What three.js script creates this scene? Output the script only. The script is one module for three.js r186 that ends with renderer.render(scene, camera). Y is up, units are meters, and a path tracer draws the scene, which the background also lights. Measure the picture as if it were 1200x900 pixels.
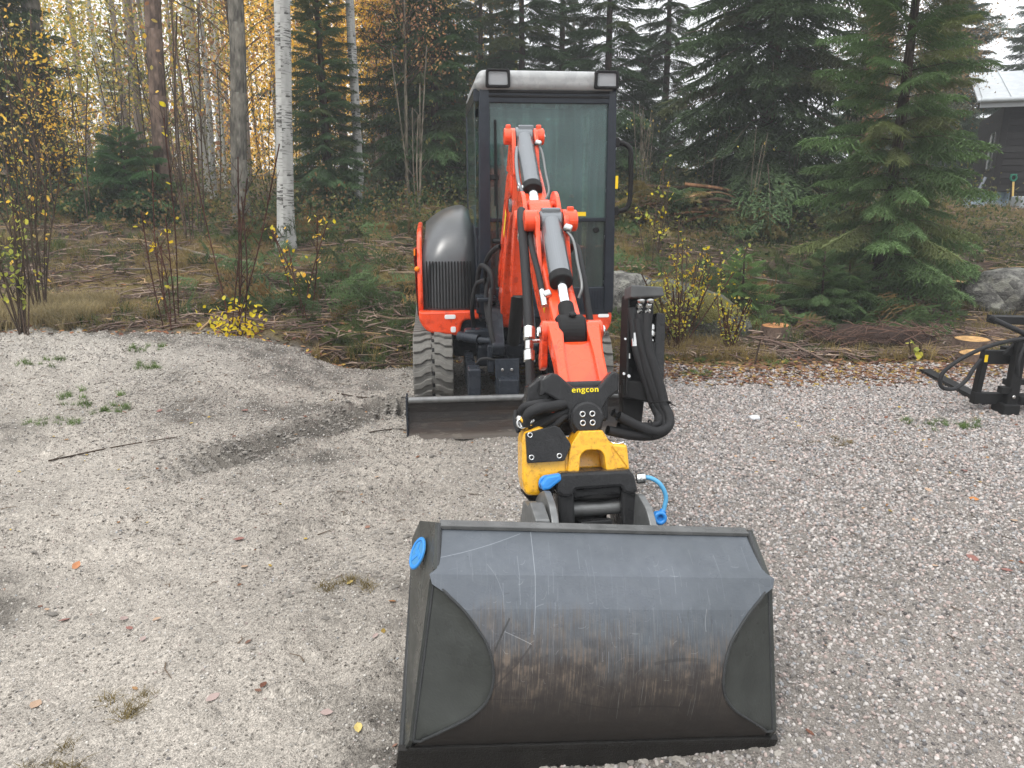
import * as THREE from 'three';
import { RoundedBoxGeometry } from 'three/addons/geometries/RoundedBoxGeometry.js';
import { mergeGeometries, toCreasedNormals } from 'three/addons/utils/BufferGeometryUtils.js';
import { TextGeometry } from 'three/addons/geometries/TextGeometry.js';
import { FontLoader } from 'three/addons/loaders/FontLoader.js';

// ---------------------------------------------------------------- camera, sky, sun, exposure
const scene = new THREE.Scene();
const camera = new THREE.PerspectiveCamera(54.55, 1024 / 768, 0.1, 2000);
camera.position.set(0, 1.7, 0);
camera.rotation.set(THREE.MathUtils.degToRad(-15), 0, 0);
const renderer = new THREE.WebGLRenderer({ antialias: true });
renderer.setSize(1024, 768);
renderer.toneMapping = THREE.LinearToneMapping;
renderer.toneMappingExposure = 1.62;
renderer.shadowMap.enabled = true;
{ // overcast sky: even cloud, a little brighter overhead
  const W = 256, Hh = 128, d = new Float32Array(W * Hh * 4);
  for (let j = 0; j < Hh; j++) for (let i = 0; i < W; i++) {
    const el = ((j + 0.5) / Hh - 0.5) * Math.PI, s = Math.max(0, Math.sin(el)), a = (i / W) * Math.PI * 2;
    const cl = 1 + 0.10 * Math.sin(a * 3 + 4 * s) * Math.cos(el) + 0.06 * Math.sin(a * 7 - 9 * s) * Math.cos(el);
    const L = (0.90 + 0.75 * s) * cl * (el < 0 ? 0.9 : 1), o = (j * W + i) * 4;
    d[o] = L * 0.98; d[o + 1] = L * 1.0; d[o + 2] = L * 1.03; d[o + 3] = 1;
  }
  const t = new THREE.DataTexture(d, W, Hh, THREE.RGBAFormat, THREE.FloatType);
  t.mapping = THREE.EquirectangularReflectionMapping; t.magFilter = THREE.LinearFilter; t.wrapS = THREE.RepeatWrapping; t.needsUpdate = true;
  scene.background = t; scene.environment = t;
}
const sun = new THREE.DirectionalLight(new THREE.Color(1, 0.97, 0.92), 1.5);
sun.position.set(-6, 14, 7); sun.castShadow = true; sun.shadow.radius = 28;
Object.assign(sun.shadow.camera, { left: -30, right: 30, top: 30, bottom: -30, near: 0.5, far: 80 });
sun.shadow.mapSize.set(4096, 4096);
scene.add(sun);
scene.fog = new THREE.FogExp2(new THREE.Color(0.86, 0.88, 0.9), 0.0030);

// ---------------------------------------------------------------- helpers
const V = (x, y, z) => new THREE.Vector3(x, y, z), R = THREE.MathUtils.degToRad;
const { clamp, lerp, smoothstep } = THREE.MathUtils;
function rng(seed) { let s = seed >>> 0; return () => { s = (s + 0x6d2b79f5) | 0; let t = Math.imul(s ^ (s >>> 15), 1 | s); t = (t + Math.imul(t ^ (t >>> 7), 61 | t)) ^ t; return ((t ^ (t >>> 14)) >>> 0) / 4294967296; }; }
const hash = (x, y) => { let h = (Math.imul(x | 0, 374761393) + Math.imul(y | 0, 668265263)) | 0; h = Math.imul(h ^ (h >>> 13), 1274126177); return ((h ^ (h >>> 16)) >>> 0) / 4294967296; };
function noise(x, y, p = 0) {
  const ix = Math.floor(x), iy = Math.floor(y), fx = x - ix, fy = y - iy, u = fx * fx * (3 - 2 * fx), v = fy * fy * (3 - 2 * fy);
  const w = (a) => (p ? ((a % p) + p) % p : a);
  return lerp(lerp(hash(w(ix), w(iy)), hash(w(ix + 1), w(iy)), u), lerp(hash(w(ix), w(iy + 1)), hash(w(ix + 1), w(iy + 1)), u), v);
}
function fbm(x, y, o = 4, p = 0) { let s = 0, a = 0.5, n = 0; for (let i = 0; i < o; i++) { s += a * noise(x, y, p); n += a; a *= 0.5; x *= 2; y *= 2; p *= 2; } return s / n; }
const used = {};
function numbered(n) { if (!(n in used)) { used[n] = 0; return n; } used[n]++; return n + '_' + String(used[n]).padStart(3, '0'); }
function tag(o, label, category, group, kind) { if (label) o.userData.label = label; if (category) o.userData.category = category; if (group) o.userData.group = group; if (kind) o.userData.kind = kind; return o; }
function thing(name, label, category, group) { const g = new THREE.Group(); g.name = numbered(name); scene.add(g); return tag(g, label, category, group); }
function part(name, parent) { const g = new THREE.Group(); g.name = name; parent.add(g); return g; }
// box projection: uv in metres
function boxUV(g) {
  const p = g.attributes.position, n = g.attributes.normal, uv = new Float32Array(p.count * 2);
  for (let i = 0; i < p.count; i++) {
    const a = Math.abs(n.getX(i)), b = Math.abs(n.getY(i)), c = Math.abs(n.getZ(i));
    if (a > b && a > c) { uv[2 * i] = p.getZ(i); uv[2 * i + 1] = p.getY(i); } else if (b > c) { uv[2 * i] = p.getX(i); uv[2 * i + 1] = p.getZ(i); } else { uv[2 * i] = p.getX(i); uv[2 * i + 1] = p.getY(i); }
  }
  g.setAttribute('uv', new THREE.BufferAttribute(uv, 2)); return g;
}
function merge(list, keepUV) {
  const L = list.map((g) => { const h = g.index ? g.toNonIndexed() : g; for (const k of Object.keys(h.attributes)) if (!['position', 'normal', 'uv', 'color'].includes(k)) h.deleteAttribute(k); if (!h.attributes.normal) h.computeVertexNormals(); if (!keepUV) boxUV(h); return h; });
  return L.length === 1 ? L[0] : mergeGeometries(L, false);
}
function obj(name, geos, m, parent = scene, keepUV) {
  const g = [].concat(geos), o = new THREE.Mesh(merge(g, keepUV), m);
  o.name = parent === scene ? numbered(name) : name; o.castShadow = o.receiveShadow = true; parent.add(o); return o;
}
const mv = (g, x, y, z, rx = 0, ry = 0, rz = 0) => g.applyMatrix4(new THREE.Matrix4().compose(V(x, y, z), new THREE.Quaternion().setFromEuler(new THREE.Euler(rx, ry, rz, 'YXZ')), V(1, 1, 1)));
const box = (w, h, d, r = 0.006) => new RoundedBoxGeometry(w, h, d, 2, Math.min(r, w / 2.01, h / 2.01, d / 2.01));
const bx = (x0, x1, y0, y1, z0, z1, r) => mv(box(x1 - x0, y1 - y0, z1 - z0, r), (x0 + x1) / 2, (y0 + y1) / 2, (z0 + z1) / 2);
function rod(a, b, r, r2 = r, seg = 14) {
  const d = b.clone().sub(a), g = new THREE.CylinderGeometry(r2, r, d.length(), seg);
  g.applyQuaternion(new THREE.Quaternion().setFromUnitVectors(V(0, 1, 0), d.clone().normalize())); const c = a.clone().add(b).multiplyScalar(0.5); return g.translate(c.x, c.y, c.z);
}
// a rod with chamfered rims
function drum(a, b, r, ch = 0.005, seg = 24) {
  const len = b.distanceTo(a), g = new THREE.LatheGeometry([[0.0001, 0], [r - ch, 0], [r, ch], [r, len - ch], [r - ch, len], [0.0001, len]].map(([x, y]) => new THREE.Vector2(x, y)), seg);
  const h = g.toNonIndexed(); h.computeVertexNormals();
  h.applyQuaternion(new THREE.Quaternion().setFromUnitVectors(V(0, 1, 0), b.clone().sub(a).normalize())); return h.translate(a.x, a.y, a.z);
}
const tube = (pts, r, seg = 40, rs = 10) => new THREE.TubeGeometry(new THREE.CatmullRomCurve3(pts.map((p) => (p.isVector3 ? p : V(...p))), false, 'centripetal'), seg, r, rs, false);
function shape(pts, holes = []) { const s = new THREE.Shape(pts.map(([x, y]) => new THREE.Vector2(x, y))); for (const h of holes) s.holes.push(new THREE.Path(h.map(([x, y]) => new THREE.Vector2(x, y)))); return s; }
function ext(pts, depth, bevel = 0.004, holes) { // outline in x, y; thickness along z, centred
  const d = Math.max(0.0005, depth - 2 * bevel);
  return new THREE.ExtrudeGeometry(shape(pts, holes), { depth: d, bevelEnabled: bevel > 0, bevelThickness: bevel, bevelSize: bevel, bevelOffset: -bevel, bevelSegments: 2, curveSegments: 16 }).translate(0, 0, -d / 2);
}
const side = (pts, width, bevel, x = 0) => ext(pts, width, bevel).rotateY(-Math.PI / 2).translate(x, 0, 0); // outline in z, y; thickness along x
function roundPoly(pts, r, n = 4) { // rounded corners
  const out = [], N = pts.length;
  pts.forEach((p, i) => {
    const a = pts[(i + N - 1) % N], b = pts[(i + 1) % N], rr = p[2] ?? r;
    const la = Math.hypot(a[0] - p[0], a[1] - p[1]), lb = Math.hypot(b[0] - p[0], b[1] - p[1]), k = Math.min(rr, la * 0.49, lb * 0.49);
    const A = [p[0] + ((a[0] - p[0]) / la) * k, p[1] + ((a[1] - p[1]) / la) * k], B = [p[0] + ((b[0] - p[0]) / lb) * k, p[1] + ((b[1] - p[1]) / lb) * k];
    for (let t = 0; t <= n; t++) { const s = t / n; out.push([(1 - s) ** 2 * A[0] + 2 * s * (1 - s) * p[0] + s * s * B[0], (1 - s) ** 2 * A[1] + 2 * s * (1 - s) * p[1] + s * s * B[1]]); }
  });
  return out;
}
// a flat plate from a polygon in space, given thickness
function plate(poly, th) {
  const P = poly.map((p) => V(...p)), n = V(0, 0, 0);
  P.forEach((p, i) => { const q = P[(i + 1) % P.length]; n.x += (p.y - q.y) * (p.z + q.z); n.y += (p.z - q.z) * (p.x + q.x); n.z += (p.x - q.x) * (p.y + q.y); });
  n.normalize(); const Q = P.map((p) => p.clone().addScaledVector(n, -th)), c = P.reduce((a, p) => a.add(p), V(0, 0, 0)).multiplyScalar(1 / P.length), cq = c.clone().addScaledVector(n, -th), v = [];
  P.forEach((p, i) => { const j = (i + 1) % P.length; v.push(c, p, P[j], cq, Q[j], Q[i], p, Q[i], Q[j], p, Q[j], P[j]); });
  const g = new THREE.BufferGeometry(); g.setAttribute('position', new THREE.Float32BufferAttribute(v.flatMap((q) => [q.x, q.y, q.z]), 3)); g.computeVertexNormals(); return g;
}
// ---------------------------------------------------------------- textures
function dataTex(n, fn, srgb) {
  const d = new Uint8Array(n * n * 4);
  for (let j = 0; j < n; j++) for (let i = 0; i < n; i++) { const c = fn(i / n, j / n), o = (j * n + i) * 4; for (let k = 0; k < 3; k++) d[o + k] = clamp((c.length ? c[k] : c) * 255, 0, 255); d[o + 3] = 255; }
  const t = new THREE.DataTexture(d, n, n, THREE.RGBAFormat); t.wrapS = t.wrapT = THREE.RepeatWrapping; t.magFilter = THREE.LinearFilter; if (srgb) t.colorSpace = THREE.SRGBColorSpace; t.needsUpdate = true; return t;
}
const rep = (t, s) => { const c = t.clone(); c.repeat.set(s, s); c.needsUpdate = true; return c; };
const TXgrain = dataTex(512, (u, v) => fbm(u * 64, v * 64, 3, 64) * 0.6 + fbm(u * 16, v * 16, 4, 16) * 0.4);
const TXblotch = dataTex(256, (u, v) => 0.30 + 0.6 * fbm(u * 8, v * 8, 5, 8));           // roughness: dull dust over gloss
const TXdust = dataTex(512, (u, v) => { const k = 0.94 + 0.06 * smoothstep(fbm(u * 12, v * 12, 5, 12), 0.35, 0.6) - 0.06 * smoothstep(noise(u * 90, v * 90, 90), 0.8, 0.95); return [k, k, k * 0.99]; }, true);
const TXwear = dataTex(512, (u, v) => { const a = fbm(u * 9, v * 9, 5, 9), s = smoothstep(noise(u * 120, v * 120, 120), 0.86, 0.97), d = smoothstep(a, 0.55, 0.72), q = smoothstep(fbm(u * 22 + 4, v * 22, 4, 22), 0.62, 0.74); return [1 - 0.10 * d - 0.2 * s - 0.13 * q, 1 - 0.11 * d - 0.2 * s - 0.14 * q, 1 - 0.08 * d - 0.15 * s - 0.1 * q]; }, true);
const TXstreak = dataTex(512, (u, v) => { const a = fbm(u * 60, v * 2, 4, 0), b = fbm(u * 5, v * 5, 4, 5), k = 0.86 + 0.06 * smoothstep(a, 0.35, 0.7) + 0.14 * (b - 0.5); return [k, k, k]; }, true);
const TXscuff = dataTex(512, (u, v) => { // dark paint with dust, fine scratches
  const a = fbm(u * 10, v * 10, 5, 10), b = fbm(u * 80, v * 6, 3, 0), s = smoothstep(noise(u * 7 + 40 * noise(v * 3, 3, 3), v * 160, 160), 0.9, 1);
  const k = 0.74 + 0.2 * a + 0.10 * s; return [k, k * (0.99), k * 0.97];
}, true);
// ---------------------------------------------------------------- materials
const std = (color, rough, o = {}) => new THREE.MeshPhysicalMaterial({ color: new THREE.Color(...color), roughness: rough, specularIntensity: 0.4, ...o });
const phys = (color, rough, o = {}) => new THREE.MeshPhysicalMaterial({ color: new THREE.Color(...color), roughness: rough, ...o });
const M = {
  red: phys([0.76, 0.068, 0.016], 0.5, { roughnessMap: rep(TXblotch, 2.5), map: rep(TXwear, 1.3), clearcoat: 0.18, clearcoatRoughness: 0.18 }),
  yellow: phys([0.72, 0.37, 0.012], 0.45, { roughnessMap: rep(TXblotch, 4), map: rep(TXwear, 6.5), clearcoat: 0.25, clearcoatRoughness: 0.3 }),
  navy: phys([0.022, 0.026, 0.034], 0.45, { specularIntensity: 0.5, roughnessMap: rep(TXblotch, 3), map: rep(TXdust, 2) }),
  cab: phys([0.016, 0.02, 0.028], 0.35, { specularIntensity: 0.6, roughnessMap: rep(TXblotch, 3), map: rep(TXdust, 2) }),
  black: std([0.014, 0.014, 0.015], 0.62, { map: rep(TXscuff, 4), bumpMap: rep(TXgrain, 6), bumpScale: 0.0006 }),
  bracket: std([0.030, 0.031, 0.034], 0.48, { map: rep(TXscuff, 3), roughnessMap: rep(TXblotch, 5), bumpMap: rep(TXgrain, 5), bumpScale: 0.0008 }),
  hose: std([0.018, 0.018, 0.019], 0.6, { bumpMap: rep(TXgrain, 20), bumpScale: 0.0006 }),
  rubber: std([0.15, 0.145, 0.135], 0.9, { map: rep(TXdust, 3), bumpMap: rep(TXgrain, 5), bumpScale: 0.003 }),
  hood: phys([0.045, 0.048, 0.053], 0.34, { map: rep(TXdust, 1.6), clearcoat: 0.45, clearcoatRoughness: 0.32 }),
  roof: phys([0.30, 0.305, 0.31], 0.5, { map: rep(TXdust, 2) }),
  cyl: phys([0.17, 0.18, 0.19], 0.34, { roughnessMap: rep(TXblotch, 9), metalness: 0.55 }),
  chrome: std([0.75, 0.77, 0.78], 0.16, { metalness: 1 }),
  zinc: std([0.5, 0.5, 0.49], 0.35, { metalness: 1, roughnessMap: rep(TXblotch, 20) }),
  steel: std([0.24, 0.25, 0.26], 0.45, { metalness: 0.6, map: rep(TXscuff, 4) }),
  lamp: phys([0.8, 0.8, 0.8], 0.3, { metalness: 0.1 }),
  white: std([0.75, 0.75, 0.74], 0.5), sticker: std([0.7, 0.48, 0.02], 0.45), orange: std([0.85, 0.2, 0.01], 0.3), blue: phys([0.02, 0.2, 0.55], 0.4), lightblue: phys([0.07, 0.28, 0.48], 0.45), lime: std([0.72, 0.58, 0.02], 0.5),
  cap: std([0.10, 0.104, 0.11], 0.5, { map: rep(TXscuff, 3) }), lens2: phys([0.30, 0.31, 0.32], 0.35, { bumpMap: rep(TXgrain, 14), bumpScale: 0.004 }),
  glassDark: phys([0.66, 0.78, 0.76], 0.05, { map: rep(TXstreak, 0.9), transmission: 0.96, thickness: 0, ior: 1.5 }),
  glass: phys([0.52, 0.76, 0.74], 0.05, { map: rep(TXstreak, 0.9), transmission: 0.9, thickness: 0, ior: 1.5 }), lens: phys([0.92, 0.94, 0.95], 0.08, { transmission: 1, thickness: 0, ior: 1.5 }),
  seat: std([0.03, 0.03, 0.032], 0.8, { bumpMap: rep(TXgrain, 8), bumpScale: 0.002 }),
};
// ---------------------------------------------------------------- the ground
const ramp = (x, pts) => { if (x <= pts[0][0]) return pts[0][1]; for (let i = 1; i < pts.length; i++) if (x < pts[i][0]) { const [a, ya] = pts[i - 1], [b, yb] = pts[i]; return lerp(ya, yb, (x - a) / (b - a)); } return pts.at(-1)[1]; };
const leftRise = [[7.3, 0], [8.6, 0.42], [10.5, 0.88], [13, 1.2], [20, 1.5], [40, 2.2], [120, 4]], rightRise = [[7.1, 0], [8.5, 0.1], [9.5, 0.3], [12, 0.85], [14, 1.2], [20, 1.55], [40, 2.2], [120, 4]];
const edgeD = (x) => 7.05 + 0.25 * (fbm(x * 0.9 + 7, 3.3, 3) - 0.5) * 2 + (x < -2 ? 0.3 : 0);                 // where gravel gives way to forest floor
function yardness(x, D) { return 1 - smoothstep(D + 0.5 * (fbm(x * 2.2, D * 2.2, 3) - 0.5), edgeD(x) - 0.15, edgeD(x) + 0.15); }
const marks = [[-0.72, 5.52], [-1.06, 5.5], [-1.45, 5.0], [-1.8, 4.5], [-2.3, 4.15]];
function markAt(x, D) { // distance to the track mark and the way along it
  let best = 9, al = 0, run = 0;
  for (let i = 1; i < marks.length; i++) { const [ax, ay] = marks[i - 1], [cx, cy] = marks[i], dx = cx - ax, dy = cy - ay, L = Math.hypot(dx, dy), t = clamp(((x - ax) * dx + (D - ay) * dy) / (L * L), 0, 1), d = Math.hypot(x - ax - dx * t, D - ay - dy * t); if (d < best) { best = d; al = run + t * L; } run += L; }
  return [best, al];
}
function height(x, z, fine = true) {
  const D = -z; let h = lerp(ramp(D, leftRise), ramp(D, rightRise), smoothstep(x, -1.6, 0.8));
  h += 0.28 * smoothstep(-x, 1.3, 2.9) * smoothstep(D, 4.4, 7.0) * (1 - smoothstep(D, 7.1, 8.8));          // the spread mound of sand
  if (D > 7) h += 0.22 * smoothstep(D, 7, 9) * (fbm(x * 0.55, D * 0.55, 3) - 0.5) + 0.10 * smoothstep(D, 7, 8) * (fbm(x * 2.3 + 5, D * 2.3, 3) - 0.5);
  h -= 0.16 * Math.exp(-((x + 1.45) ** 2 / 0.35 + (D - 7.35) ** 2 / 0.08));                                    // burnt hollow
  if (!fine) return h;
  if (D < 9 && D > 0.5 && Math.abs(x) < 7) {
    const left = 1 - smoothstep(x, -0.9, 0.9), n1 = fbm(x * 6, D * 6, 4) - 0.5, n2 = Math.abs(fbm(x * 3.1 + 20, D * 5.2, 4) - 0.5);
    h += (0.012 + 0.020 * left) * n1 * 2 - 0.08 * left * (0.12 - Math.min(0.12, n2)) * smoothstep(fbm(x * 0.9 + 3, D * 0.9 + 8, 2), 0.42, 0.62);
    h += 0.030 * left * smoothstep(noise(x * 17, D * 19), 0.6, 0.9) * smoothstep(fbm(x * 1.4, D * 1.7 + 31, 2), 0.42, 0.58);
    if (x < 0 && D > 3.6 && D < 6) { const [d, al] = markAt(x, D), w = 1 - smoothstep(d, 0.12, 0.24); if (w > 0) h += w * (0.045 * Math.sin(al * 75) * (0.4 + noise(al * 9, d * 30)) - 0.045) * smoothstep(2.35 - al, 0, 0.9); const b = Math.exp(-((d - 0.24) ** 2) / 0.0025); h += 0.07 * b * fbm(x * 9, D * 9, 3) * smoothstep(2.3 - al, 0, 0.9); }
  }
  return h;
}
{
  const lin = (a, b, n) => Array.from({ length: n }, (_, i) => lerp(a, b, i / n));
  const xs = [-400, -200, -110, -70, ...lin(-50, -9, 40), ...lin(-9, -5.2, 38), ...lin(-5.2, 5.2, 374), ...lin(5.2, 9, 38), ...lin(9, 50, 40), 50, 70, 110, 200, 400];
  const Ds = [-300, -100, -40, -20, ...lin(-10, 0.8, 16), ...lin(0.8, 7.6, 290), ...lin(7.6, 16, 110), ...lin(16, 50, 40), 50, 70, 110, 200, 400];
  const pos = [], col = [], idx = [], uv = [];
  for (const D of Ds) for (const x of xs) {
    const y = height(x, -D); pos.push(x, y, -D); uv.push(x, D);
    const yd = yardness(x, D), n = fbm(x * 1.3, D * 1.3, 4), n2 = fbm(x * 7, D * 7, 3), lf = 1 - smoothstep(x + 0.5 * (n - 0.5), -0.7, 0.9);
    const k = 0.90 + 0.36 * (n - 0.5) + 0.26 * (n2 - 0.5);
    let sand = [0.385 * k, 0.366 * k, 0.342 * k], grav = [0.27 * k, 0.255 * k, 0.245 * k];
    const far = smoothstep(D, 5.4, 6.8), pale = [0.42 * k, 0.405 * k, 0.385 * k]; sand = sand.map((c, i) => lerp(c, pale[i], 0.7 * far));
    let damp = smoothstep(fbm(x * 0.8 + 3, D * 1.1 + 8, 3), 0.50, 0.66) * (0.25 + 0.5 * smoothstep(fbm(x * 5, D * 8, 3), 0.4, 0.6)) * lf; if (x < 0 && D > 3.6 && D < 6) { const [d, al] = markAt(x, D); damp = Math.max(damp, 0.75 * (1 - smoothstep(d, 0.14, 0.3)) * smoothstep(2.2 - al, 0, 0.8)); }
    let c = sand.map((s, i) => lerp(grav[i], s, lf) * (1 - damp * 0.8));
    const m = fbm(x * 0.7 + 40, D * 0.7, 3), m2 = fbm(x * 2.6, D * 2.6 + 9, 3);
    let f = [0.085, 0.064, 0.05].map((s, i) => lerp(s, [0.06, 0.075, 0.024][i], smoothstep(m2, 0.5, 0.68))); f = f.map((s, i) => lerp(s, [0.17, 0.13, 0.055][i], 0.75 * smoothstep(m, 0.5, 0.66)));
    const burnt = Math.exp(-((x + 1.45) ** 2 / 0.4 + (D - 7.35) ** 2 / 0.09)); f = f.map((s) => s * (0.75 + 0.6 * n2) * (1 - 0.7 * burnt)); c = c.map((s) => s * (1 - 0.75 * burnt));
    for (let i = 0; i < 3; i++) col.push(lerp(f[i], c[i], yd));
  }
  const nx = xs.length;
  for (let j = 0; j + 1 < Ds.length; j++) for (let i = 0; i + 1 < nx; i++) { const a = j * nx + i; idx.push(a, a + 1, a + nx, a + 1, a + nx + 1, a + nx); }
  const g = new THREE.BufferGeometry(); g.setAttribute('position', new THREE.Float32BufferAttribute(pos, 3)); g.setAttribute('color', new THREE.Float32BufferAttribute(col, 3)); g.setAttribute('uv', new THREE.Float32BufferAttribute(uv, 2)); g.setIndex(idx); g.computeVertexNormals();
  const speck = dataTex(512, (u, v) => { const a = noise(u * 128, v * 128, 128), b = fbm(u * 32, v * 32, 4, 32), k = 0.68 + 0.22 * (b - 0.5) + 0.24 * (a - 0.5); return [k * 1.02, k, k * 0.97]; }, true);
  const mat = new THREE.MeshPhysicalMaterial({ vertexColors: true, roughness: 0.95, specularIntensity: 0.25, map: rep(speck, 2.3), bumpMap: rep(TXgrain, 3.7), bumpScale: 0.009 }); mat.color.setRGB(1.75, 1.75, 1.75);
  const o = new THREE.Mesh(g, mat); o.name = 'ground'; o.receiveShadow = true; scene.add(o); tag(o, 'gravel and sand yard rising into the forest floor', 'ground', null, 'structure');
}
// ---------------------------------------------------------------- the excavator
const font = await new FontLoader().loadAsync('fonts/droid/droid_sans_bold.typeface.json');
const frame = (x, y, z, yaw, pitch = 0) => new THREE.Matrix4().compose(V(x, y, z), new THREE.Quaternion().setFromEuler(new THREE.Euler(R(pitch), R(yaw), 0, 'YXZ')), V(1, 1, 1));
const Mw = frame(-0.13, 0, -6.46, 6), Aw = frame(-0.02, 0, -5.35, 6.5), Tw = new THREE.Matrix4().multiplyMatrices(Aw, frame(-0.006, 0.85, 2.69, 0, -15));
const Minv = Mw.clone().invert(), A2M = new THREE.Matrix4().multiplyMatrices(Minv, Aw), T2M = new THREE.Matrix4().multiplyMatrices(Minv, Tw);
const ex = thing('mini_excavator', 'orange-red mini excavator with grey cab roof, its yellow tiltrotator reaching towards the bucket', 'excavator');
ex.position.set(-0.13, 0, -6.46); ex.rotation.y = R(6);
const onA = (l) => [].concat(l).map((g) => g.applyMatrix4(A2M)), onT = (l) => [].concat(l).map((g) => g.applyMatrix4(T2M));
// --- undercarriage, tracks
obj('undercarriage_frame', [bx(-0.4, 0.48, 0.34, 0.5, -0.5, 0.5, 0.03), bx(-0.22, 0.26, 0.30, 0.48, 0.3, 0.7, 0.03), drum(V(0.02, 0.48, 0), V(0.02, 0.6, 0), 0.36, 0.01)], M.navy, ex);
{
  const r = 0.29, zc = 0.73, cy = 0.3, arc = Math.PI * r, per = 4 * zc + 2 * arc;
  const at = (s) => { s = ((s % per) + per) % per; if (s < arc) { const a = Math.PI / 2 - s / r; return [zc + r * Math.cos(a), cy + r * Math.sin(a), a]; } s -= arc; if (s < 2 * zc) return [zc - s, cy - r, -Math.PI / 2]; s -= 2 * zc; if (s < arc) { const a = -Math.PI / 2 - s / r; return [-zc + r * Math.cos(a), cy + r * Math.sin(a), a]; } s -= arc; return [-zc + s, cy + r - 0.02 * Math.sin((Math.PI * s) / (2 * zc)), Math.PI / 2]; };
  const lugShape = (sx) => { // half chevron: s along the track, x across
    const pts = [[0.012, 0.034], [0.05, 0.03], [0.10, -0.004], [0.145, -0.012], [0.145, -0.052], [0.09, -0.046], [0.05, -0.016], [0.012, -0.012]].map(([a, b]) => [a * sx, b]);
    const g = ext(sx > 0 ? pts : pts.reverse(), 0.024, 0.006); return g; // outward along +z
  };
  const lugL = merge([lugShape(-1)]), lugR = merge([lugShape(1)]), slot = merge([box(0.018, 0.03, 0.01, 0.003)]), N = 52;
  for (const xc of [-0.565, 0.655]) {
    const out = [], inn = []; for (let i = 0; i < 96; i++) { const [z, y, a] = at((i / 96) * per); out.push([z, y]); inn.push([z - 0.035 * Math.cos(a), y - 0.035 * Math.sin(a)]); }
    const g = new THREE.ExtrudeGeometry(shape(out, [inn]), { depth: 0.288, bevelEnabled: true, bevelThickness: 0.006, bevelSize: 0.006, bevelOffset: -0.006, bevelSegments: 2 }).translate(0, 0, -0.144).rotateY(-Math.PI / 2).translate(xc, 0, 0);
    const t = obj('rubber_track', g, M.rubber, ex);
    for (let i = 0; i < N; i++) for (const [geo, off, name, m] of [[lugL, 0, 'tread_lug', M.rubber], [lugR, per / N / 2, 'tread_lug', M.rubber], [slot, per / N / 4, 'tread_slot', M.black]]) {
      const [z, y, a] = at((i / N) * per + off + 0.03); if (z < -0.3 && name === 'tread_slot') continue;
      const o = new THREE.Mesh(geo, m); o.name = name; o.castShadow = o.receiveShadow = true; t.add(o);
      const h = name === 'tread_slot' ? 0.001 : 0.008, nrm = V(0, Math.sin(a), Math.cos(a)), tan = V(0, Math.cos(a), -Math.sin(a)); // tan points up round the front
      o.matrix.makeBasis(V(1, 0, 0), tan, nrm); o.position.set(xc, y + h * Math.sin(a), z + h * Math.cos(a)); o.quaternion.setFromRotationMatrix(o.matrix);
    }
    for (const zz of [-zc, zc]) obj(zz > 0 ? 'idler_wheel' : 'drive_sprocket', [drum(V(xc - 0.1, cy, zz), V(xc + 0.1, cy, zz), r - 0.05, 0.02, 32), drum(V(xc - 0.13, cy, zz), V(xc + 0.13, cy, zz), 0.08, 0.01)], M.navy, ex);
    obj('track_frame', [bx(xc - 0.07, xc + 0.07, 0.16, 0.46, -0.6, 0.6, 0.04), ...[-0.42, -0.14, 0.14, 0.42].map((z) => drum(V(xc - 0.11, 0.12, z), V(xc + 0.11, 0.12, z), 0.075, 0.01))], M.navy, ex);
  }
}
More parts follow.
